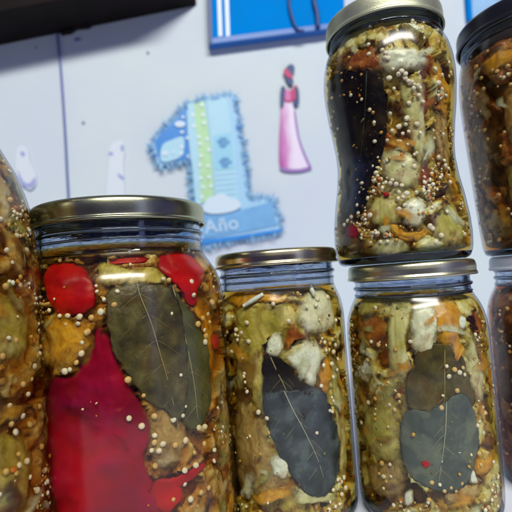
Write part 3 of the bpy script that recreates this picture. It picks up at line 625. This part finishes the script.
E.patch('pepper_flesh', [(432,55),(440,62),(450,80),(455,100),(448,108),(442,90),(436,72)], M['amber_veg'], .0012, .0022, .005, 4, .0012, .0008, 'orange strip on the right shoulder of the waisted jar', 'pepper', g)
E.patch('onion_piece', [(438,112),(450,106),(456,130),(456,160),(448,172),(440,150)], M['tan_veg'], .0014, .0022, .005, 4, .0006, .0006, 'tan slice along the right waist of the waisted jar', 'onion', g)

# ------------------------------------------------------------------ big jar at the left edge and the two dark jars
A.patch('onion_piece', [(-30,300),(5,292),(30,300),(38,325),(30,360),(0,372),(-30,360)], M['olive_veg'], .0016, .0030, .007, 5, .0008, .0010, 'greenish olive piece in the middle of the jar at the left edge', 'onion')
A.patch('aubergine_piece', [(-30,398),(-5,388),(10,396),(14,412),(4,424),(-30,430)], M['brown_veg'], .0008, .0024, .006, 4, .0006, .0008, 'dark brown lump low in the jar at the left edge', 'aubergine')
A.patch('onion_piece', [(5,428),(30,432),(42,460),(36,505),(10,515),(-10,480)], M['olive_veg'], .0020, .0030, .007, 5, .0008, .0010, 'dull olive slice at the bottom of the jar at the left edge', 'onion')
F.patch('onion_piece', [(476,66),(490,52),(512,44),(530,48),(530,66),(505,68),(486,76)], M['amber_veg'], .0010, .0028, .006, 4, .0006, .0008, 'yellow green onion layer under the black lid', 'onion')
F.patch('aubergine_piece', [(470,110),(486,104),(498,120),(500,160),(488,190),(474,170)], M['brown_veg'], .0012, .0028, .006, 5, .0008, .0009, 'dark brown aubergine slice at the left of the black lidded jar', 'aubergine')
F.patch('aubergine_piece', [(500,86),(520,82),(532,110),(526,150),(508,156),(500,120)], M['tan_veg'], .0026, .0028, .006, 5, .0008, .0009, 'dull tan aubergine slice behind the seeds of the black lidded jar', 'aubergine')
F.patch('onion_piece', [(504,165),(530,160),(540,200),(520,216),(506,200)], M['olive_veg'], .0018, .0028, .006, 5, .0008, .0009, 'olive piece in the middle right of the black lidded jar', 'onion')
F.patch('aubergine_piece', [(482,215),(498,205),(510,222),(505,240),(488,240)], M['tan_veg'], .0022, .0024, .006, 4, .0008, .0009, 'tan lump low in the black lidded jar', 'aubergine')
G.patch('aubergine_piece', [(490,330),(502,315),(515,330),(518,380),(508,420),(496,400)], M['brown_veg'], .0012, .0026, .006, 5, .0008, .0009, 'dark brown slice along the left wall of the white lidded jar', 'aubergine')
G.patch('pepper_flesh', [(500,430),(514,420),(526,450),(520,480),(506,474)], M['rust_veg'], .0018, .0026, .006, 5, .0008, .0009, 'rusty red pulp low in the white lidded jar', 'pepper')

# ------------------------------------------------------------------ further pieces packed behind and between the ones above
def filler(jar, n, mats, label, group, th=(-3.35, .25), size=(.0045, .0115)):
    for i in range(n):
        for _ in range(30):
            a = random.uniform(*th); z = random.uniform(.012, jar.fill - .008)
            if all(abs(a - b) * .035 > .006 or abs(z - c) > .006 for b, c in jar.fl): break
        jar.fl.append((a, z)); r = random.uniform(*size); el = random.uniform(1.0, 3.0); rot = random.uniform(0, 3.1)
        pts = []
        m = random.randint(6, 9); R_ = jar.ri(z)
        for k in range(m):
            w = 2 * math.pi * k / m; q = r * random.uniform(.55, 1.2)
            x = q * math.cos(w) * math.sqrt(el); y = q * math.sin(w) / math.sqrt(el)
            pts.append((a + (x * math.cos(rot) - y * math.sin(rot)) / R_, min(max(z + x * math.sin(rot) + y * math.cos(rot), .0045), jar.fill - .005)))
        nm, mt = random.choice(mats)
        hitm = any(inside(q_, P_[0]) for P_ in jar.reg[:jar.main] for q_ in pts + [(a, z)]) or any(abs(w_[0] - a) * R_ < r and abs(w_[1] - z) < r for P_ in jar.reg[:jar.main] for w_ in P_[0][::3])
        jar.patch(nm, None, M[mt], random.uniform(.0046, .0056) if hitm else random.uniform(.0006, .0018), random.uniform(.0016, .0030), .006, random.choice((5, 7, 9)), .0016, .0012, label, 'vegetable piece', group, uv=pts, rings=10, npt=4)
for j in (A, B, C_, D, E, F, G): j.fl = []; j.main = len(j.reg)
ol, ta, am, sa, br, ru, fi, wh = ('marrow_piece', 'olive_veg'), ('aubergine_piece', 'tan_veg'), ('pepper_flesh', 'amber_veg'), ('onion_piece', 'sage_veg'), ('aubergine_piece', 'brown_veg'), ('pepper_flesh', 'rust_veg'), ('onion_piece', 'fibre_veg'), ('onion_piece', 'white_veg')
filler(B, 85, [ol, ta, am, ta, br, ru, ol], 'one of the olive or amber pieces packed deeper in the large red pepper jar', 'deeper pieces in the large jar')
filler(C_, 62, [ol, wh, sa, ol, br, am], 'one of the dull pieces packed deeper in the straight jar', 'deeper pieces in the straight jar')
filler(D, 66, [ol, ta, sa, br, wh, am, ru], 'one of the dull pieces packed deeper in the jar under the waisted jar', 'deeper pieces in the jar under the waisted jar')
filler(E, 76, [wh, ta, sa, am, ru, wh, sa], 'one of the dull pieces packed deeper in the waisted jar', 'deeper pieces in the waisted jar')
filler(A, 66, [ol, ta, am, ta, ol, br], 'one of the blurred pieces packed deeper in the jar at the left edge', 'deeper pieces in the jar at the left edge', (-2.2, .7), (.006, .012))
filler(F, 44, [br, ta, ru, ta, br, ol], 'one of the dark pieces packed deeper in the black lidded jar', 'deeper pieces in the black lidded jar', (-3.7, -.6))
filler(G, 26, [br, ru, ru, ta], 'one of the dark pieces packed deeper in the white lidded jar', 'deeper pieces in the white lidded jar', (-3.7, -.8))
def shreds(jar, n, mats, label, group, th=(-3.0, -.15)):
    big = [P_[0] for P_, o_ in zip(jar.reg[:jar.main], range(jar.main)) if P_[2] < 0 or jar.leafy[o_]]
    for i in range(n):
        for _ in range(60):
            a = random.uniform(*th); z = random.uniform(.008, jar.fill - .008)
            if noise.noise(Vector((math.cos(a) * 2.5 + 4, math.sin(a) * 2.5, z * 45 + len(label)))) < -.02: continue
            if any(inside((a + da, z + dz), P_) for P_ in big for da, dz in ((0, 0), (.1, 0), (-.1, 0), (0, .004), (0, -.004))): continue
            break
        else: continue
        r = random.uniform(.0030, .0075); el = random.uniform(1.2, 3.5); rot = random.uniform(0, 3.1); R_ = jar.ri(z); pts = []; m = random.randint(6, 10)
        for k in range(m):
            w = 2 * math.pi * k / m; q = r * random.uniform(.45, 1.25); x = q * math.cos(w) * math.sqrt(el); y = q * math.sin(w) / math.sqrt(el)
            y += .25 * x * x / r * (1 if i % 2 else -1) * .3
            pts.append((a + (x * math.cos(rot) - y * math.sin(rot)) / R_, min(max(z + x * math.sin(rot) + y * math.cos(rot), .0045), jar.fill - .004)))
        nm, mt = random.choice(mats)
        jar.patch(nm.split('_')[0] + '_shred', None, M['smear_' + mt], random.uniform(.0002, .0007), .0006, .0012, 4, .0006, .0003, label, 'vegetable shred', group, uv=pts, rings=6, npt=4, hard=True)
        jar.reg.pop()
shreds(B, 30, [am, ta, ru, am, ol], 'one of the ragged amber shreds near the glass of the large red pepper jar', 'shreds in the large jar')
shreds(C_, 24, [am, ru, sa, am, ol], 'one of the ragged shreds near the glass of the straight jar', 'shreds in the straight jar')
shreds(D, 28, [am, ru, sa, am, ol], 'one of the ragged shreds near the glass of the jar under the waisted jar', 'shreds in the jar under the waisted jar')
shreds(E, 34, [am, ru, sa, am, sa], 'one of the ragged shreds near the glass of the waisted jar', 'shreds in the waisted jar')
shreds(A, 40, [am, ta, ol, br, sa], 'one of the ragged shreds in the big jar at the left edge', 'shreds in the jar at the left edge', (-1.9, .5))
shreds(F, 22, [am, ru, ta, sa], 'one of the ragged shreds in the black lidded jar', 'shreds in the black lidded jar', (-3.4, -1.2))
for j in (A, B, C_, D, E, F, G): j.contents(*j.args)

# ------------------------------------------------------------------ seeds: each one an object of its own
SEED = []
for q in range(6):
    V, Fc = ico(3); sx = random.uniform(.88, 1.08); sy = random.uniform(.9, 1.12); o0 = Vector((q * 5, 1, 2))
    V = [Vector((v.x * sx, v.y * sy, v.z)) * (1 + .07 * noise.noise(v * 1.4 + o0)) - Vector((0, 0, 0)) for v in V]
    V = [v * (1 - .16 * max(0, 1 - ((v - Vector((.5, .2, .85)).normalized()).length / .32) ** 2) if (v - Vector((.5, .2, .85)).normalized()).length < .32 else 1) for v in V]
    me = bpy.data.meshes.new('seed'); me.from_pydata([tuple(v) for v in V], [], Fc); me.polygons.foreach_set('use_smooth', [True] * len(me.polygons))
    me.materials.append(M['seed'] if q < 4 else M['seed_amber']); SEED.append(me)
def seed(jar, px, py, r, label, group, k=None, th=None, dep=None):
    if th is None: a, z = jar.hit(px, py)
    else: a, z = th
    o = bpy.data.objects.new('round_seed', SEED[random.randrange(6) if k is None else k]); COL.objects.link(o)
    o.location = jar.at(a, z, r * random.uniform(.66, 1.25) + .0001 if dep is None else dep)
    o.rotation_euler = (random.uniform(-.5, .5), random.uniform(-.5, .5), a + random.uniform(-.3, .3) + math.pi / 2)
    o.scale = (r * random.uniform(.94, 1.12), r * .68, r * random.uniform(.92, 1.12))
    tag(o, label, 'seed', group)
XY = lambda t: [tuple(map(float, q.split(','))) for q in t.split()]
sB = XY('58,260 114,305 100,312 58,316 66,316 78,317 90,318 64,325 86,332 77,324 85,333 81,343 80,354 75,363 69,370 63,372 128,380 129,419 144,396 155,417 184,416 174,420 201,428 207,427 142,427 207,342 155,436 187,441 177,446 152,451 160,452 156,467 206,444 196,453 186,471 198,466 186,485 202,493 192,500 174,500 216,461 216,450 210,488 155,443 164,445 164,279 170,280 195,295 210,314 200,324 206,330 214,302 208,336 193,282 211,322 205,318')
sC = XY('231,317 245,323 240,333 273,304 289,321 308,307 319,299 330,297 243,374 257,413 266,419 322,386 335,377 331,411 336,352 339,359 334,364 339,370 246,392 346,478 347,488 344,495 318,433 236,340 247,342 234,330 337,345 343,482 230,352')
sD = XY('370,342 377,345 410,342 374,308 387,391 389,405 394,410 398,396 399,402 374,399 366,403 456,370 464,368 461,373 466,375 472,374 450,377 458,391 442,408 481,422 483,427 485,433 488,413 380,464 389,465 378,474 383,477 390,477 385,482 428,503 432,483 440,485 445,491 452,489 457,492 429,501 482,465 463,484 480,426 481,454 362,352 366,360 362,372 377,373 376,381')
sE = XY('386,52 388,57 393,68 399,73 406,73 406,77 410,82 413,81 419,85 421,87 420,94 424,101 410,102 394,88 408,117 437,68 444,74 447,95 385,57 389,77 368,53 390,113 382,49 374,141 392,130 387,140 398,126 398,141 373,180 376,176 380,179 385,182 390,183 396,184 399,126 407,118 418,123 406,124 409,131 403,133 400,141 408,144 417,153 415,166 440,157 404,165 451,175 426,182 402,185 448,165 356,205 357,213 369,215 358,225 364,223 346,221 343,225 350,217 382,228 371,235 385,235 390,235 380,242 398,209 364,215 399,192 407,193 403,197 417,192 429,197 430,188 405,205 399,209 412,207 437,206 431,226 434,228 443,235 437,242 467,234 415,84 402,70 414,88 452,182 450,168 446,160 392,180 409,80 440,82 444,88')
sA = XY('9,286 22,285 36,279 10,338 19,340 3,219 29,216 33,379 37,366 25,384 30,394 12,406 25,416 33,424 32,477 21,454 30,461 22,465 19,473 9,472 45,446 13,424 1,495 18,432 6,182 12,200 20,235 30,250 14,262 38,300 42,332 46,352 5,356 42,406 40,490 48,470 8,250')
sF = XY('486,51 474,67 480,78 482,89 476,94 491,70 496,71 508,74 507,66 474,75 504,132 500,146 486,139 483,130 478,131 497,195 507,209 489,238 497,240 510,84 502,78')
sG = XY('510,299 506,309 500,340 508,352 502,368')
for jar, lst, r, lb, gr in ((B, sB, .00128, 'one of the round cream seeds against the glass of the large red pepper jar', 'seeds in the large jar'),
                            (C_, sC, .00115, 'one of the round cream seeds in the straight jar with one dark leaf', 'seeds in the straight jar'),
                            (D, sD, .00112, 'one of the round cream seeds in the jar under the waisted jar', 'seeds in the jar under the waisted jar'),
                            (E, sE, .00128, 'one of the many round white seeds inside the waisted jar', 'seeds in the waisted jar'),
                            (A, sA, .00125, 'one of the blurred round seeds in the big jar at the left edge', 'seeds in the jar at the left edge'),
                            (F, sF, .00125, 'one of the tan seeds inside the black lidded jar', 'seeds in the black lidded jar'),
                            (G, sG, .0011, 'one of the dim seeds in the white lidded dark jar', 'seeds in the white lidded jar')):
    for q in lst:
        amb = 1 if jar in (F, G) or (jar in (A, D, B) and random.random() < .5) else 0
        seed(jar, q[0], q[1], r * random.uniform(.68, 1.12), lb, gr, k=random.choice((4, 5)) if amb else random.randrange(4))
# two white slivers in the straight jar
for a, b, w in (((243,306),(263,294),'long'), ((310,284),(315,296),'short')):
    pts = [C_.hit(a[0] + (b[0] - a[0]) * t / 8, a[1] + (b[1] - a[1]) * t / 8) for t in range(9)]
    P = [C_.at(x, z, .0008) for x, z in pts]; c = P[4]
    v, f = tube_vf([q - c for q in P], .0011, 8, taper=lambda t: .75 + .3 * math.sin(3.1 * t))
    o = mesh('onion_sliver', v, f, M['white_veg']); o.location = c
    tag(o, ('long' if w == 'long' else 'short') + ' white onion sliver at the liquid line of the straight jar', 'onion', 'slivers in the straight jar')

# fine crumbs: tiny seeds and pulp nobody could count
def crumbs(jar, n, th0, th1, mats, rmin=.00025, rmax=.0009):
    V = []; Fc = []; mi = []; iv, if_ = ico(1)
    for i in range(n):
        for _ in range(20):
            a = random.uniform(th0, th1); z = random.uniform(.007, jar.fill - .001)
            if noise.noise(Vector((math.cos(a) * 2.2, math.sin(a) * 2.2, z * 55 + hash(jar.name) % 7 * 0))) > .12 and (random.random() < .07 or not any(inside((a, z), P_[0]) for P_ in jar.reg[:jar.main])): break
        r = rmin + (rmax - rmin) * random.random() ** 2.2
        sd_ = i % 5 < 2
        if sd_: r = random.uniform(.0005, .00115)
        c = jar.at(a, z, random.uniform(.0001, .0016)) - jar.loc
        m = Matrix.Rotation(a, 3, 'Z') @ Matrix.Diagonal((r * .7, r * random.uniform(.85, 1.1), r * random.uniform(.85, 1.2)) if sd_ else (r * .5, r * random.uniform(.7, 1.9), r * random.uniform(.6, 1.3))) @ Matrix.Rotation(0, 3, 'X')
        tl = Matrix.Rotation(random.uniform(0, 3.1), 3, Vector((math.cos(a), math.sin(a), 0)))
        b = len(V); k = random.choice((0, 0, 1)) if sd_ else random.choices(range(5), mats)[0]
        V += [c + tl @ (m @ v) for v in iv]; Fc += [tuple(x + b for x in q) for q in if_]; mi += [k] * len(if_)
    o = mesh('pulp_crumbs', V, Fc, M['fleck'], None, True, mi); o.location = jar.loc
    tag(o, 'fine crumbs and tiny specks of pulp floating in the ' + jar.name, 'pulp crumbs', 'crumbs inside the jars', 'stuff')
crumbs(B, 620, -3.3, .2, (3, 6, 3, 1, 1)); crumbs(C_, 420, -3.3, .2, (2, 6, 4, 2, 2)); crumbs(D, 460, -3.3, .2, (2, 6, 4, 2, 3))
crumbs(E, 900, -3.3, .2, (3, 6, 3, 1, 4)); crumbs(A, 1300, -2.2, .6, (3, 6, 4, 1, 1), .0003, .0012); crumbs(F, 520, -3.6, -.4, (2, 4, 4, 1, 1)); crumbs(G, 300, -3.6, -.4, (1, 3, 5, 0, 2))

# ------------------------------------------------------------------ things on and at the wall
def U(lst, off=0.0): return [wp(x, y, off) for x, y in lst]
m_blue = plain('blue_board', (.0, .23, .70), .8, spec=.04, var=.12, vscale=25)
m_navy = plain('navy_edge', (.012, .05, .22), .45)
m_white = plain('white_stripe', (.75, .84, .95), .5)
# dark wooden shelf at the upper left: deep plank with a slanted end
m_dark = organic('dark_shelf_wood', [(.3, (.004, .003, .003)), (.7, (.012, .006, .007))], 20, .7, .3, 120, spec=.15)
t = empty('shelf', wv(*wp(60, 10), .03), 'dark wooden wall shelf cutting across the upper left corner', 'shelf')
ul, zl_ = wp(-60, 58); ur, zr = wp(197, 6)
V = []
for off, uu in ((-.0, ur), (.080, ur - .075)):
    V += [wv(ul - .2, zl_ - .2 * (zr - zl_) / (ur - ul), off), wv(uu, zr - (ur - uu) * (zr - zl_) / (ur - ul), off), wv(uu, zr + .26, off), wv(ul - .2, zl_ + .26, off)]
o = mesh('plank', V, [(0, 1, 2, 3), (7, 6, 5, 4), (0, 4, 5, 1), (1, 5, 6, 2), (2, 6, 7, 3), (3, 7, 4, 0)], m_dark, None, False); fix_normals(o)
o.parent = t; o.matrix_parent_inverse = Matrix.Translation(-t.location)
bv = o.modifiers.new('bevel', 'BEVEL'); bv.width = .002; bv.segments = 2
o = slab('bracket', U([(62,37),(64,24),(98,16),(96,24),(90,30),(78,31),(72,35)]), .001, .012, m_dark, bevel=.0015); o.parent = t; o.matrix_parent_inverse = Matrix.Translation(-t.location)
# blue board with white stripes and two dark loops
t = empty('blue_bag', wv(*wp(270, 20), 0), 'flat blue bag with white stripes and dark cords hanging at the top', 'bag')
PI_ = Matrix.Translation(-t.location)
def kid(o, t=None):
    o.parent = t; o.matrix_parent_inverse = Matrix.Translation(-t.location); return o
kid(slab('panel', U([(207,-60),(210,41),(345,24),(345,-76)], .02), .001, .018, m_blue, bevel=.002), t)
kid(slab('bottom_edge', U([(209,38),(210,44),(345,26.5),(345,21)], .02), .0005, .0195, plain('deep_blue_edge', (.015, .14, .50), .4), bevel=.001), t)
kid(slab('side_edge', U([(206,-60),(209,44),(213,43),(210,-60)], .02), .0007, .0197, m_navy, bevel=.001), t)
for x in (0, 7.5):
    kid(slab('white_stripe', U([(215.5 + x,-50),(218.5 + x,36),(222.5 + x,35.5),(219.5 + x,-50)], .02), .018, .0188, m_white), t)
for pts, w in ((((289,-30),(289,0),(291,14),(295,26),(299,30.5),(304,31)), .0028), (((312,-30),(314,0),(317,14),(318,28)), .0042)):
    P = [wv(*wp(x, y, .022), .022) for x, y in catmull(pts, 5, closed=False)]
    v, f = tube_vf(P, w, 8); kid(mesh('cord', v, f, m_navy), t)
# pale blue board at the upper right
t = empty('striped_board', wv(*wp(480, 5), 0), 'pale blue striped board behind the black lid', 'board')
kid(slab('panel', U([(466,-40),(470,19),(515,12),(512,-45)], .01), .001, .010, plain('pale_blue_board', (.30, .52, .86), .4, var=.3, vscale=50), bevel=.001), t)
kid(slab('side_edge', U([(464.5,-40),(468.5,20),(472.5,19),(468.5,-40)], .01), .0008, .0115, m_blue, bevel=.001), t)
# cord down the wall
P = catmull([(57,30),(60,60),(63,100),(65.5,140),(67,170),(68.5,200),(70,260),(72,330)], 6, closed=False)
v, f = tube_vf([wv(*wp(x, y, .002), .002) for x, y in P], .0019, 8)
o = mesh('cable', v, f, plain('blue_grey_cable', (.13, .17, .42), .4)); tag(o, 'thin blue grey cable running down the wall behind the largest jars', 'cable')
for x, y, r, lb in ((78, 41, .0042, 'dark nail head in the wall right under the shelf'), (83.5, 123, .0026, 'small nail head beside the cable halfway down the wall'),
                    (148, 53, .0024, 'small nail head just below the corner shadow of the shelf'), (36, 48, .0018, 'tiny nail head left of the cable near the shelf')):
    c = wv(*wp(x, y), .001); V, Fc = ico(2)
    o = mesh('nail', [Vector((v.x * r, v.y * r * .6, v.z * r)) for v in V], Fc, plain('nail', (.26, .30, .50), .5)); o.location = c; tag(o, lb, 'nail', 'nails in the wall')
# number one decoration with a tinsel fringe
t = empty('number_one_decoration', wv(*wp(215, 170), 0), 'pale blue number one with tinsel fringe and the word Año on the wall', 'decoration')
m_sky = plain('sky_blue_card', (.36, .62, .84), .5, var=.12, vscale=30); m_aqua = plain('aqua_card', (.42, .70, .84), .5, var=.10, vscale=60)
m_mid = plain('mid_blue_tinsel', (.28, .56, .90), .6, var=.25, vscale=120); m_deep = plain('deep_blue_card', (.03, .25, .70), .4, var=.2, vscale=80)
m_green = plain('lime_card', (.45, .72, .42), .5, var=.2, vscale=50); m_cloud = plain('pale_cloud_card', (.62, .76, .88), .5)
one = [(187,108),(207,100),(234,97),(238,130),(244,165),(248,200),(272,200),(280,231),(240,238),(200,246),(196,205),(191,160),(160,167),(152,148),(156,140),(172,124)]
kid(slab('card', U(one), .001, .008, m_sky), t)
kid(slab('flag', U([(186,110),(176,122),(163,134),(155,143),(161,164),(190,160),(188,135)]), .008, .010, m_deep), t)
kid(slab('flag_patch', U([(162,146),(172,140),(183,137),(184,148),(181,157),(162,162)], .01), .010, .011, m_aqua, n=3), t)
for cx, cy, rx, ry in ((180,124,5.5,3.2),(165,153,3.5,3),(173,152,1.6,1.8),(181,153,2.2,2.4),(183,117,1.6,1.6),(182,147,2.4,2.2),(187,138,1.5,1.6),(182,132,2,1.6),(188,156,1.3,1.5)):
    kid(slab('spot', U([(cx + rx * math.cos(a * .785), cy + ry * math.sin(a * .785)) for a in range(8)], .012), .0105, .0122, m_cloud, n=3), t)
kid(slab('lime_stripe', U([(189,107),(204,103),(209,135),(212,170),(214,196),(196,208),(193,165),(190,135)]), .008, .0098, m_green), t)
kid(slab('lime_stripe_edge', U([(188,106),(194,105),(199,160),(201,204),(196,208),(192,165),(188,135)]), .0098, .0104, m_aqua), t)
for cx, cy in ((202,105),(193,115),(203,115),(204,123),(194,126),(199,137),(207,139),(200,144),(209,150),(201,156),(200,165),(208,166),(201,178),(209,177),(203,187),(211,186),(202,197)):
    kid(slab('dot', U([(cx + 1.9 * math.cos(a * .785), cy + 1.9 * math.sin(a * .785)) for a in range(8)], .011), .0100, .0113, plain('white_dot', (.70, .85, .85), .5) if cx == 202 and cy == 105 else bpy.data.materials['white_dot'], n=2), t)
kid(slab('side_panel', U([(207,104),(226,100),(232,140),(236,180),(238,206),(216,206),(213,165)]), .008, .0095, m_aqua), t)
m_paw = plain('slate_blue_print', (.10, .32, .60), .5)
kid(slab('window_print', U([(213,138),(231,134),(234,170),(215,172)]), .0095, .0102, plain('light_aqua_card', (.30, .63, .82), .5)), t)
for cx, cy in ((223, 143), (225, 163)):
    for dx, dy, rr in ((0, 1.5, 3.2), (-4, -1.5, 1.7), (-1.4, -4, 1.7), (2, -4, 1.7), (5, -1, 1.6)):
        kid(slab('blot', U([(cx + dx + rr * 1.2 * math.cos(a * .785), cy + dy + rr * math.sin(a * .785)) for a in range(8)], .011), .0102, .0110, m_paw, n=2), t)
for k in range(5):
    kid(slab('ruled_line', U([(215 + k * .5, 176 + k * 5), (235 + k * .4, 174 + k * 5), (235.2 + k * .4, 175.3 + k * 5), (215 + k * .5, 177.3 + k * 5)]), .0095, .0101, m_sky), t)
kid(slab('cloud', U([(203,208),(207,200),(214,197),(222,195),(230,199),(238,202),(240,208),(230,213),(214,215),(205,213)]), .0104, .0122, m_cloud, n=4), t)
kid(slab('base_strip', U([(203,216),(240,211),(271,203),(276,226),(240,233),(203,239)]), .008, .0096, plain('steel_blue_card', (.17, .42, .74), .5, var=.15, vscale=60)), t)
kid(slab('base_band', U([(196,241),(240,236),(281,229.5),(281,232.5),(240,240),(196,246)]), .008, .0110, m_deep), t)
fc = bpy.data.curves.new('lettering', 'FONT'); fc.body = 'Año'; fc.size = .031; fc.extrude = .0006; fc.offset = .0009; fc.space_character = 1.08
fo = bpy.data.objects.new('lettering_src', fc); COL.objects.link(fo); bpy.context.view_layer.update()
me = bpy.data.meshes.new_from_object(fo.evaluated_get(bpy.context.evaluated_depsgraph_get())); bpy.data.objects.remove(fo)
me.materials.clear(); me.materials.append(plain('faded_letter', (.44, .64, .84), .5)); o = bpy.data.objects.new('lettering', me); COL.objects.link(o)
u0, z0_ = wp(205.5, 233.5, .0105); pos = wv(u0, z0_, .0105)
u1, z1_ = wp(245, 227.5, .0105); ang = math.atan2(z1_ - z0_, u1 - u0)
X = (WX * math.cos(ang) + Vector((0, 0, 1)) * math.sin(ang)); Y = (Vector((0, 0, 1)) * math.cos(ang) - WX * math.sin(ang))
mat = Matrix((X, Y, WN)).transposed().to_4x4(); mat.translation = pos - t.location
o.parent = t; o.matrix_local = mat
parts = []; pts = [Vector((*wp(x, y), 0)) for x, y in one]
per = [(pts[i], pts[(i + 1) % len(pts)]) for i in range(len(pts))]
for a, b in per:
    n_ = int((b - a).length / .00055)
    for i in range(n_):
        q = a + (b - a) * random.random(); nrm = Vector(((b - a).y, -(b - a).x, 0)).normalized()
        if inside((q.x + nrm.x * .002, q.y + nrm.y * .002), [(v.x, v.y) for v in pts]): nrm = -nrm
        ln = random.uniform(.002, .0125) * (1 + .5 * noise.noise(q * 90)); tn = (b - a).normalized() * random.uniform(-.5, .5)
        e = q + (nrm + tn).normalized() * ln; s0 = q - nrm * .004; o0 = random.uniform(.002, .009); o1 = max(.0012, o0 + random.uniform(-.004, .006))
        w = .0009
        d = (e - s0).cross(Vector((0, 0, 1))).normalized() * w
        v = [wv(s0.x + d.x, s0.y + d.y, o0), wv(s0.x - d.x, s0.y - d.y, o0), wv(e.x - d.x * .3, e.y - d.y * .3, o1), wv(e.x + d.x * .3, e.y + d.y * .3, o1)]
        v += [p_ + WN * .0004 for p_ in v]
        parts.append((v, [(0, 1, 2, 3), (7, 6, 5, 4), (0, 4, 5, 1), (1, 5, 6, 2), (2, 6, 7, 3), (3, 7, 4, 0)]))
V, Fc = merge(parts); o = mesh('tinsel_fringe', V, Fc, [m_mid, m_sky, m_deep], None, False, [random.choice((0, 0, 0, 1, 1, 1, 0, 1, 0, 2)) if (i // 6) % 1 == 0 else 0 for i in range(len(Fc))]); kid(o, t)
# paper lady
t = empty('paper_lady', wv(*wp(292, 120), 0), 'slim paper lady in a long pink and white dress stuck on the wall', 'paper figure')
m_skin = plain('dark_navy_paper', (.012, .05, .19), .5); m_red = plain('crimson_paper', (.50, .02, .14), .5); m_mag = plain('magenta_paper', (.42, .05, .34), .5)
def gown():
    m, nt, N, L, p = new_mat('pink_gown_paper')
    g = N.new('ShaderNodeTexCoord'); mp = N.new('ShaderNodeMapping'); mp.vector_type = 'POINT'
    L.new(g.outputs['Generated'], mp.inputs['Vector']); sp = N.new('ShaderNodeSeparateXYZ'); L.new(mp.outputs['Vector'], sp.inputs['Vector'])
    nz = N.new('ShaderNodeTexNoise'); nz.inputs['Scale'].default_value = 3; L.new(g.outputs['Generated'], nz.inputs['Vector'])
    a = N.new('ShaderNodeMath'); a.operation = 'MULTIPLY_ADD'; a.inputs[1].default_value = .35; L.new(nz.outputs['Fac'], a.inputs[0]); L.new(sp.outputs['X'], a.inputs[2])
    r = N.new('ShaderNodeValToRGB'); e = r.color_ramp.elements; e[0].position = .18; e[0].color = (.42, .04, .32, 1); e[1].position = .62; e[1].color = (.80, .72, .88, 1)
    k = e.new(.38); k.color = (.60, .22, .52, 1); L.new(a.outputs[0], r.inputs['Fac']); L.new(r.outputs['Color'], p.inputs['Base Color']); p.inputs['Roughness'].default_value = .5
    return m
kid(slab('skirt', U([(282,104),(292,101),(294,118),(299,140),(306,160),(310,168),(300,171),(286,171),(280,168),(279,150),(280,125)]), .001, .0035, gown(), n=3), t)
kid(slab('skirt_outline', U([(295,112),(299,138),(305,155),(311,168),(309.5,169.5),(303,156),(297,138),(293.5,114)]), .0035, .0042, plain('violet_paper', (.30, .16, .48), .5), n=2), t)
kid(slab('hem', U([(280,167),(288,169.5),(300,169.5),(309,167),(310,169.5),(300,172.5),(286,172.5),(280,170)]), .0035, .0042, plain('violet_paper', (.30, .16, .48), .5), n=2), t)
kid(slab('bodice', U([(284,90),(290,92),(295,86),(297,90),(296,98),(291,103),(284,102),(283,96)]), .0035, .0050, m_red, n=3), t)
kid(slab('bodice_front', U([(285,91),(289,93),(290,101),(285,101)]), .0050, .0054, plain('pink_paper', (.62, .16, .42), .5), n=2), t)
kid(slab('arm', U([(281,88),(284.5,89),(284,98),(283,107),(280.5,108),(280,98)]), .0030, .0055, m_skin, n=3), t)
kid(slab('arm', U([(295,88),(298,91),(298.5,104),(296,107),(292,105),(295,100)]), .0030, .0058, m_skin, n=3), t)
kid(slab('head', U([(285,70),(289,66),(293,67),(294,72),(291.5,78),(293,84),(290,87),(286,82),(284,76)]), .0030, .0060, m_skin, n=3), t)
kid(slab('head_scarf', U([(283.5,71),(286,71),(291.5,77),(291,80.5),(287,79),(283,75)]), .0060, .0072, m_red, n=3), t)
# two faint white paper figures
m_pale = plain('faint_white_paper', (.69, .76, .84), .6)
m_mark = plain('blue_pen_mark', (.36, .40, .70), .5)
for body, marks, lb in (([(18,150),(24,146),(29,151),(31,162),(37,176),(36,186),(30,190),(23,184),(17,170)], [[(22,152),(26,154),(25,157),(22,156)], [(19,171),(24,181),(30,184),(36,178),(35,187),(28,188),(22,184)]], 'faint white paper figure on the wall above the jar at the left edge'),
                        ([(110,150),(114,143),(122,142),(125,150),(124,164),(125,190),(125,215),(107,215),(108,180),(109,164)], [[(109.5,152.5),(113.5,153.5),(113,156),(109.5,155.5)], [(118.5,174),(124,177.5),(124,180.5),(119.5,178)], [(121,147),(124,146),(124,151),(122,152)]], 'faint white paper figure on the wall above the largest lid')):
    t = empty('paper_figure', wv(*wp(*body[0]), 0), lb, 'paper figure', 'faint figures on the wall')
    kid(slab('cutout', U(body), .001, .004, m_pale, n=4), t)
    for mk in marks: kid(slab('mark', U(mk), .004, .0046, m_mark, n=3), t)
